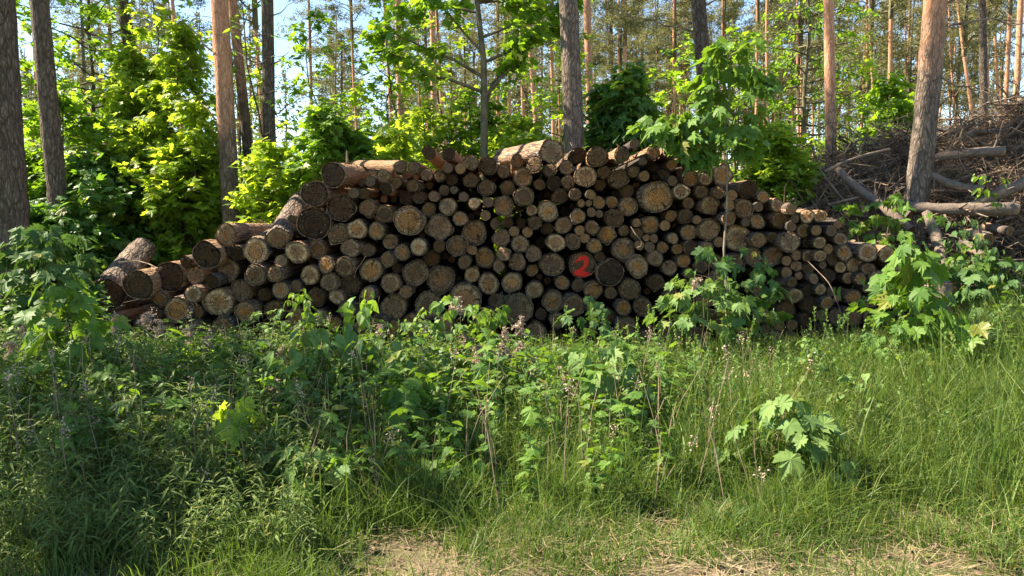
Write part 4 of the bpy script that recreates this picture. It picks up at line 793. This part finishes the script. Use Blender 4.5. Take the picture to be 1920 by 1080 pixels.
# goldenrod stand, at the left and thinly elsewhere
def herb(mb, x, y, z, h, rng, tm, ls, per, m=0, droop=.6, up_top=True):
    n = len(x); tl = rng.normal(size=(n, 2))*.10
    a = np.stack([x, y, z], 1); tip = a+np.stack([tl[:, 0]*h, tl[:, 1]*h, h], 1); sd = np.tile([.0022, 0, 0], (n, 1))
    V = np.stack([a-sd, a+sd, tip+sd*.4, tip-sd*.4], 1).reshape(-1, 3); mb.add(V, None, np.arange(n*4).reshape(-1, 4), 1)
    V2 = V.reshape(n, 4, 3).copy(); q = np.tile([0, .0022, 0], (n, 1)); V2 = np.stack([a-q, a+q, tip+q*.4, tip-q*.4], 1); mb.add(V2.reshape(-1, 3), None, np.arange(n*4).reshape(-1, 4), 1)
    k = np.repeat(np.arange(n), per); j = np.tile(np.arange(per), n); t = .12+.88*(j+rng.uniform(0, 1, len(j)))/per
    P = a[k]+(tip-a)[k]*t[:, None]; az = j*2.4+rng.uniform(0, 6.28, n)[k]+rng.normal(size=len(j))*.3
    el = np.where(t > .9, rng.uniform(.5, 1.2, len(j)), rng.uniform(-.35, .55, len(j)))
    D = np.stack([np.cos(az)*np.cos(el), np.sin(az)*np.cos(el), np.sin(el)], 1); N = np.stack([-np.cos(az)*np.sin(el), -np.sin(az)*np.sin(el), np.cos(el)], 1)+rng.normal(size=(len(j), 3))*.25
    scatter(mb, tm, P, D, N, ls*rng.uniform(.6, 1.15, len(j))*(1-.45*(t > .9))*np.clip(h[k]/.6, .6, 1.2), rng, m)
rng = np.random.default_rng(51); mb = MB()
px, x, y, z = ground_pts(rng, 1250, (-160, 600), (3.2, 7.6), 1.15); h = np.minimum(np.interp(y, [3.1, 4, 5.5, 7.6], [.26, .46, .58, .55])*rng.uniform(.5, 1.2, 1250), cap(y)*1.05)
herb(mb, x, y, z, h, rng, LANCE, .125, 22)
px, x, y, z = ground_pts(rng, 520, (540, 1250), (4.3, 7.6)); h = np.minimum(np.interp(y, [4.2, 5.5, 7.6], [.30, .5, .55])*rng.uniform(.6, 1.1, 520), cap(y))
herb(mb, x, y, z, h, rng, LANCE, .10, 24)
px, x, y, z = ground_pts(rng, 150, (1200, 2000), (4.6, 7.6)); h = rng.uniform(.25, .5, 150); herb(mb, x, y, z, h, rng, LANCE, .10, 22)
tag(mb.build('goldenrod_stand', [M_HERB, M_GSTEM]), 'dense stand of narrow-leaved goldenrod stems filling the shaded left corner', 'undergrowth', kind='stuff')
mb = MB(); px, x, y, z = ground_pts(rng, 820, (-60, 1320), (4.8, 8.2)); h = np.interp(px, [-60, 500, 700, 1000, 1320], [.45, .52, .7, .6, .45])*rng.uniform(.35, 1.3, 820)*np.interp(y, [5, 6, 8.2], [.75, 1, .85]); h = np.minimum(h, cap(y)*rng.uniform(.6, 1.05, 820)*np.where(rng.uniform(0, 1, 820) < .22, 1.5, 1))
herb(mb, x[:600], y[:600], z[:600], h[:600], rng, HEARTS+OVALS, .09, 17); herb(mb, x[600:], y[600:], z[600:], h[600:]*1.0, rng, MAPLES+HEARTS, .12, 13, 2)
px, x, y, z = ground_pts(rng, 260, (1300, 1960), (6.3, 8.2)); h = np.minimum(rng.uniform(.2, .5, 260), cap(y)); herb(mb, x, y, z, h, rng, HEARTS+OVALS, .07, 16)
px, x, y, z = ground_pts(rng, 240, (1880, 2150), (6, 11)); h = rng.uniform(.3, .9, 240); herb(mb, x, y, z, h, rng, HEARTS+MAPLE_LO, .09, 18)
px, x, y, z = ground_pts(rng, 240, (-150, 200), (7.5, 10)); h = rng.uniform(.3, .9, 240); herb(mb, x, y, z, h, rng, HEARTS+MAPLE_LO, .09, 18)
px, x, y, z = ground_pts(rng, 260, (-100, 1250), (3.8, 6.8)); h = np.interp(y, [3.8, 5, 6.8], [.38, .58, .55])*rng.uniform(.55, 1.2, 260); herb(mb, x, y, z, h, rng, MAPLES+OVALS, .115, 12, 2)
tag(mb.build('leafy_weeds', [M_WEED, M_GSTEM, M_MAPLE_F]), 'tangle of leafy weeds along the foot of the log pile', 'undergrowth', kind='stuff')

# ---------------------------------------------------------------- saplings and herbs one can tell apart
def sap(label, pxb, Y, pxt, pyt, R, mats, seed, name='maple_sapling', cat='sapling', nb=9, lpb=5, leaf=.15, tm=MAPLES, cs=.3, prof='round', pet=.7, sr=.007, group=None, droop=.8, **kw):
    x = GX(pxb, Y); top = W(pxt, pyt, Y); H = top.z-.02
    return plant(name, cat, label, (x, Y, GZ(x, Y)), mats, 0, group or ('maple saplings in the clearing' if name == 'maple_sapling' else None), ('stem', 'foliage'), seed, H=H, R=R, nb=nb, lpb=lpb, leaf=leaf, tm=tm, cs=cs, prof=prof, sr=sr, lean=((top.x-x)/H, rng.uniform(-.03, .03)), pet=pet, droop=droop, jit=.15, **kw)
FM = (M_GSTEM, M_MAPLE_F); FP = (M_GSTEM, M_PALE); FD = (M_TWIG, M_DULL); TM_ = (M_DEADWOOD, M_MAPLE_F)
sap('tall thin maple sapling rising past the pile with a full leafy head', 1368, 7.5, 1380, 66, .41, TM_, 401, nb=23, lpb=11, leaf=.175, cs=.66, sr=.017, pet=.45, prof='round', rise=.25, extra=[(.68, (-.75, -.1, .22)), (.66, (-.5, -.2, .12)), (.70, (-.85, .1, .30)), (.72, (-.6, 0, .25)), (.64, (-.35, -.2, .05)), (.67, (.25, -.1, .1))], wob=.05)
sap('broad light green maple sapling under the tall thin one, in front of the logs', 1322, 7.5, 1315, 530, .62, FP, 402, nb=18, lpb=10, leaf=.15, cs=.45, sr=.009, prof='dome', rise=.3)
sap('dark bluish maple sapling right of the tall stem, against the logs', 1418, 7.9, 1408, 480, .36, FD, 403, nb=12, lpb=7, leaf=.13, cs=.35)
sap('maple sapling with one pale tuft hanging right of the dark bluish one', 1452, 7.8, 1450, 505, .16, FM, 404, nb=5, lpb=5, leaf=.13, cs=.5)
sap('sapling with two big drooping leaves under the middle of the tall stem', 1330, 7.35, 1328, 462, .26, FD, 405, nb=4, lpb=4, leaf=.17, cs=.7)
sap('big maple sapling with star-shaped leaves in front of the right end of the pile', 1722, 6.5, 1712, 472, .52, (M_GSTEM, M_MAPLE_F), 406, nb=24, lpb=9, leaf=.18, cs=.22, sr=.010, prof='cone', rise=.25)
sap('dense maple sapling spreading dark leaves at the foot of the star-leaved one', 1790, 6.4, 1775, 610, .42, (M_GSTEM, M_MAPLE), 407, nb=14, lpb=7, leaf=.16, cs=.3)
sap('large-leaved pale sycamore seedling alone in the grass of the right foreground', 1502, 4.25, 1478, 742, .35, FP, 408, nb=20, lpb=7, leaf=.13, cs=.12, prof='cone', sr=.006, rise=.3, droop=.95)
sap('tall maple sapling with bluish and yellow leaves before the low left end of the pile', 150, 5.6, 118, 548, .27, (M_TWIG, M_MAPLE_F), 409, nb=17, lpb=6, leaf=.17, cs=.35, sr=.008)
sap('small maple sapling with a few yellow leaves by the photo\'s left edge', 18, 5.2, 8, 715, .20, (M_TWIG, M_MAPLE_Y), 410, nb=6, lpb=4, leaf=.13, cs=.4)
sap('dark-stemmed seedling with yellow-tinged leaves between the left saplings and the seed plumes', 190, 5.1, 208, 700, .16, (M_TWIG, M_MAPLE_F), 411, nb=6, lpb=4, leaf=.11, cs=.55)
sap('single drooping bunch of bright maple leaves on a bare stem, left foreground', 470, 4.25, 437, 765, .12, (M_TWIG, M_MAPLE_Y), 412, nb=7, lpb=5, leaf=.13, cs=.8, droop=1.3)
sap('low spreading sycamore seedling with broad light leaves, left of the oak seedlings', 590, 4.0, 585, 832, .27, FP, 413, nb=14, lpb=6, leaf=.135, cs=.3)
sap('maple seedling with three hanging leaves above the oak seedlings', 778, 4.9, 776, 735, .14, FM, 414, nb=7, lpb=4, leaf=.15, cs=.6, droop=1.1)
sap('sycamore sapling with wide pale leaves at the centre of the clearing', 1120, 5.3, 1125, 640, .42, FP, 415, nb=17, lpb=7, leaf=.15, cs=.2, prof='dome')
sap('slim light green maple seedling poking up before the root-draped log', 915, 6.8, 918, 568, .22, FM, 416, nb=10, lpb=5, leaf=.12, cs=.55)
sap('dark maple seedling before the logs just below the red number', 1112, 7.6, 1108, 560, .28, FD, 417, nb=7, lpb=5, leaf=.15, cs=.4)
sap('thin seedling with three narrow leaves hanging before the right slope logs', 1618, 7.4, 1600, 536, .14, FM, 418, nb=3, lpb=3, leaf=.14, cs=.75, tm=OVALS)
sap('dull bluish maple bush at the left of the long bare log', 75, 8.6, 70, 440, .62, FD, 419, name='maple_bush', cat='bush', nb=30, lpb=14, leaf=.19, cs=.1, sr=.012, group='maple bushes near the pile ends')
sap('dark maple sapling in the shaded hollow at the right edge', 1880, 8.6, 1880, 495, .45, FD, 420, nb=22, lpb=9, leaf=.17, cs=.15)
sap('bluish-leaved sapling beside the foot of the forked grey trunk', 1808, 9.2, 1802, 412, .38, (M_TWIG, M_DULL), 421, nb=24, lpb=12, leaf=.10, cs=.3, tm=OVALS)
sap('bright-leaved seedling sprouting in front of the leaning pine trunk', 1690, 9.9, 1668, 372, .45, FM, 422, nb=12, lpb=7, leaf=.14, cs=.7)
sap('small green rowan-like seedling on the brush right of the leaning pine', 1850, 10.0, 1853, 325, .25, (M_TWIG, M_MAPLE), 423, nb=8, lpb=8, leaf=.11, cs=.75, tm=OVALS)
sap('broad maple seedling low in front of the fallen trunks at the right', 1845, 9.0, 1840, 470, .45, FM, 437, nb=18, lpb=8, leaf=.14, cs=.25)
sap('small leafy seedling among the twigs left of the leaning pine', 1590, 10.2, 1585, 380, .35, FM, 438, nb=14, lpb=7, leaf=.13, cs=.45)
sap('low maple seedling at the dark foot of the leaning pine', 1650, 9.6, 1648, 450, .42, FM, 424, nb=13, lpb=7, leaf=.13, cs=.4)
sap('oval-leaved dogwood shoot with large glossy leaves before the mid left logs', 662, 6.0, 672, 552, .27, (M_GSTEM, M_OVAL), 425, name='dogwood_shoot', cat='shrub', nb=14, lpb=6, leaf=.16, cs=.3, tm=OVALS, pet=.15)
sap('bushy dogwood with broad oval leaves below and left of the tall glossy shoot', 610, 5.6, 598, 622, .42, (M_GSTEM, M_OVAL), 426, name='dogwood_shoot', cat='shrub', nb=24, lpb=8, leaf=.12, cs=.15, tm=OVALS, pet=.15)
sap('dark dogwood shoot right of the bushy one, at the middle of the weeds', 722, 5.4, 716, 632, .30, (M_GSTEM, M_OVAL), 427, name='dogwood_shoot', cat='shrub', nb=16, lpb=6, leaf=.10, cs=.2, tm=OVALS, pet=.15)
sap('small dogwood-like shoot with fresh leaves before the low left logs', 563, 6.7, 563, 550, .22, (M_GSTEM, M_OVAL), 428, name='dogwood_shoot', cat='shrub', nb=14, lpb=9, leaf=.085, cs=.45, tm=OVALS, pet=.15)
sap('poplar shoot with heart-shaped leaves, tallest of the weeds left of centre', 862, 6.3, 850, 556, .40, (M_GSTEM, M_OVAL), 429, name='poplar_shoot', cat='shrub', nb=24, lpb=8, leaf=.10, cs=.2, tm=HEARTS, pet=.35)
sap('poplar shoot with lighter heart-shaped leaves just left of the tallest one', 790, 6.2, 788, 592, .34, (M_GSTEM, M_PALE), 430, name='poplar_shoot', cat='shrub', nb=20, lpb=8, leaf=.09, cs=.2, tm=HEARTS, pet=.35)
sap('birch seedling with small yellowish leaves in the right grass', 1545, 5.9, 1520, 636, .26, (M_TWIG, M_PALE), 431, name='birch_seedling', cat='seedling', nb=20, lpb=9, leaf=.065, cs=.2, tm=HEARTS, pet=.3)
sap('second birch seedling, paler, right of the large-leaved sycamore seedling', 1625, 5.0, 1618, 700, .26, (M_GSTEM, M_PALE), 432, name='birch_seedling', cat='seedling', nb=19, lpb=8, leaf=.065, cs=.2, tm=HEARTS, pet=.3)
sap('oak seedling with a round cluster of lobed leaves in the sunny front grass', 838, 4.05, 838, 885, .17, (M_TWIG, M_MAPLE_F), 433, name='oak_seedling', cat='seedling', nb=14, lpb=7, leaf=.11, cs=.55, tm=OAK, pet=.1, prof='dome', droop=.25)
sap('smaller oak seedling spreading two leaf sprays right of the round one', 972, 4.1, 970, 905, .15, (M_TWIG, M_MAPLE_F), 434, name='oak_seedling', cat='seedling', nb=9, lpb=6, leaf=.085, cs=.6, tm=OAK, pet=.1, droop=.1)
sap('oak sapling with bright lobed leaves below the pink seed plumes', 395, 6.2, 392, 660, .36, (M_TWIG, M_MAPLE), 435, name='oak_seedling', cat='seedling', nb=20, lpb=9, leaf=.105, cs=.4, tm=OAK, pet=.1, prof='dome', droop=.3)
sap('pinnate robinia shoot standing pale before the low left logs', 493, 6.4, 491, 585, .20, (M_TWIG, M_PALE), 436, name='robinia_shoot', cat='shrub', nb=18, lpb=17, leaf=.045, cs=.5, tm=OVALS, pet=0, droop=.2)
# dry goldenrod seed heads
PL = [(358, 615, 6.2), (385, 632, 6.1), (442, 632, 6.3), (530, 652, 6.0), (545, 640, 6.2), (278, 588, 6.6), (212, 592, 6.5), (303, 603, 6.4), (20, 640, 5.6), (255, 672, 5.8), (518, 715, 5.2), (708, 612, 6.6), (845, 570, 6.7), (862, 560, 6.6), (872, 622, 6.4), (980, 598, 6.2), (941, 648, 6.0), (972, 642, 5.9), (944, 618, 6.4), (1060, 682, 5.7), (300, 715, 5.6), (492, 640, 6.2), (1300, 525, 7.2), (1002, 676, 5.9), (660, 648, 6.0), (50, 600, 6.0), (605, 640, 6.2), (898, 652, 6.0)]
PNM = [(a, b) for a, b, _ in PL]
PLAB = ['largest pinkish seed plume, before the low left logs', 'pinkish seed plume just below the largest one', 'pinkish plume left of the robinia shoot', 'pale plume right of the robinia shoot', 'second pale plume beside the one right of the robinia shoot', 'grey plume before the logs right of the long bare log', 'faint plume under the long bare log', 'thin grey plume before the orange-hearted log at left', 'brown plume at the photo\'s left edge', 'wispy brown plume in the shade below the left logs', 'small tan seed head alone on a straight stalk', 'dark plume right of the tall glossy dogwood shoot', 'pale plume at the tip of the tallest poplar shoot', 'upper grey plume by the tallest poplar shoot', 'grey plume right of the tallest poplar shoot', 'drooping pink plume before the root-draped log', 'pink plume below left of the drooping one', 'second pink plume below the drooping one', 'dark reddish plume left of the drooping pink one', 'ragged plume right of centre above the sycamore sapling', 'faded plume in the left shade above the goldenrod', 'pinkish plume on the robinia shoot stalk', 'pale plume above the broad light green sapling', 'short tan plume under the root-draped log', 'grey plume among the bushy dogwood leaves', 'brown plume under the dull bluish bush', 'tan plume between robinia and dogwood', 'brownish plume under the poplar shoots']
rng = np.random.default_rng(52)
for (px, py, Y), lab in zip(PL, PLAB):
    t = np.array(W(px, py, Y)); bx = t[0]+rng.normal()*.05; e = tag(empty('dry_goldenrod', (bx, Y, GZ(bx, Y))), lab, 'dry plant', 'last year\'s dry goldenrod stalks')
    top = np.array([t[0]-bx, 0, t[2]-GZ(bx, Y)]); mid = top*.5+np.array([rng.normal()*.015, 0, 0]); m = MB(); m.tube([(0, 0, 0), mid, top*.97], [.003, .0026, .0015], 4); m.build('stalk', M_DEADWOOD, e)
    m = MB(); sd = rng.choice([-1, 1])
    for b in range(9):
        u = b/9; o0 = top*(1-.16*u*(.5/np.linalg.norm(top))*1.6); d = np.array([sd*rng.uniform(-.2, 1), rng.normal()*.6, rng.uniform(-.1, .7)]); L = rng.uniform(.05, .115)*(1-.3*abs(u-.5)); s = np.linspace(0, 1, 6)
        nn = 34; q = rng.uniform(0, 1, nn); P = o0+d*L*q[:, None]-np.array([0, 0, 1])*L*.5*(q**2)[:, None]+rng.normal(size=(nn, 3))*.006
        scatter(m, OVALS, P, rdir(rng, nn), rdir(rng, nn), rng.uniform(.013, .027, nn), rng)
    m.build('seed_plume', M_PLUME, e)
# bare dry stalks and sticks
STK = [((665, 860), (712, 555), 6.0, 'bare reddish stalk with a withered tip before the tilted logs'), ((700, 860), (714, 720), 4.9, 'bare pinkish stalk rising left of centre in the front weeds'), ((795, 880), (793, 775), 4.6, 'short straight stalk near the hanging-leaf maple seedling'), ((1010, 850), (972, 700), 5.2, 'reddish stalk leaning left at the centre of the weeds'), ((1060, 850), (1003, 700), 5.2, 'second leaning reddish stalk, right of the centre one'), ((1092, 815), (1065, 690), 5.3, 'thin stalk leaning left of the wide sycamore leaves'), ((25, 930), (15, 690), 4.2, 'pale upright stalk near the photo\'s left edge'), ((310, 880), (305, 730), 4.4, 'pale stalk standing in the goldenrod'), ((507, 850), (512, 730), 4.8, 'straight tan stalk below the small tan seed head'), ((1320, 700), (1318, 560), 7.3, 'greyish stalk beside the tall thin sapling stem')]
for k, (a, b, Y, lab) in enumerate(STK):
    p0 = np.array(W(*a, Y)); p0[2] = GZ(p0[0], Y); p1 = np.array(W(*b, Y)); e = MB(); e.tube([(0, 0, 0), (p1-p0)*.5+rng.normal(size=3)*.012, p1-p0], [.0035, .003, .0015], 4)
    o = e.build('dry_stalk', M_DEADWOOD); o.location = p0; tag(o, lab, 'dry stalk', 'bare dry stalks in the weeds')
def stick(name, lab, pts, r, cat='stick'):
    P = np.array([W(a, b, Y) for a, b, Y in pts]); n = len(P); t = np.linspace(0, n-1, n*4); Q = np.stack([np.interp(t, range(n), P[:, k]) for k in range(3)], 1); Q[1:-1] = (Q[:-2]+Q[2:]+2*Q[1:-1])/4
    m = MB(); m.tube(Q-Q[0], np.linspace(r, r*.5, len(Q)), 6); o = m.build(name, M_DEADWOOD); o.location = Q[0]; tag(o, lab, cat)
stick('dead_branch_stick', 'dark dead branch sloping up out of the left corner', [(-30, 870, 4.6), (30, 820, 4.7), (70, 775, 4.8), (118, 738, 4.9)], .014)
stick('dead_twig', 'thin twig lying across the long bare log', [(222, 492, 8.9), (255, 488, 8.95), (280, 495, 8.75), (296, 503, 8.6)], .009)
stick('dead_twig', 'pale curled root hanging among the logs right of the red number', [(1183, 425, 8.45), (1192, 440, 8.4), (1203, 452, 8.4), (1202, 462, 8.42), (1194, 464, 8.45)], .007)
stick('dead_twig', 'short twig standing up behind the shoulder log', [(651, 305, 9.4), (650, 282, 9.4)], .02)
stick('dead_twig', 'thin arching shoot before the right slope logs', [(1590, 660, 7.6), (1575, 580, 7.7), (1555, 530, 7.9), (1515, 490, 8.2)], .006)
stick('dead_twig', 'pale hooked twig left of the orange logs below the red number', [(1166, 602, 8.2), (1180, 608, 8.15), (1195, 615, 8.1)], .008)
stick('dead_twig', 'tangled black twig hanging by the logs in the left half', [(686, 480, 8.4), (676, 496, 8.42), (668, 506, 8.45), (664, 520, 8.45)], .004)
# dry roots draped over the broad grey log
e = MB(); c0 = np.array(W(970, 556, 8.42))
for k in range(20):
    x0 = -.19+.3*rng.uniform(0, 1)**1.6; L = rng.uniform(.08, .3); p = np.array([[x0, .04, rng.uniform(0, .05)], [x0+rng.normal()*.03, -.04, rng.uniform(-.06, .02)], [x0+rng.normal()*.05, -.03, -L*.6], [x0+rng.normal()*.08, -.01, -L]])
    e.tube(p, [.004, .004, .0035, .0025], 3)
o = e.build('dry_roots', M_GREYBARK); o.location = c0; tag(o, 'tuft of thin dry roots draped over the broad grey log low in the middle', 'roots', kind='stuff')
# loose bark and needles littering the top of the pile
mb = MB(); n = 1800; i = rng.choice(len(LOGS), n)
tp = [j for j, l in enumerate(LOGS) if l[1] < np.interp(l[0], polyx, polyy)+18]
i = rng.choice(tp, n); P = []
for j in i:
    p, R, L, rx, rz, q = log_place(j); u = rng.uniform(.1, 1); P.append([p[0]+rng.normal()*R*.5, p[1]+u*L, p[2]+R*(1-.1*u)+rng.uniform(.0, .03)])
D = rdir(rng, n); D[:, 2] *= .4; N = rdir(rng, n)*.5+(0, 0, 1); scatter(mb, LANCE+OVALS, np.array(P), D, N, rng.uniform(.03, .12, n), rng)
tag(mb.build('bark_litter', M_DEADNEEDLE), 'flaked bark and needles littering the top logs', 'bark litter', kind='stuff')
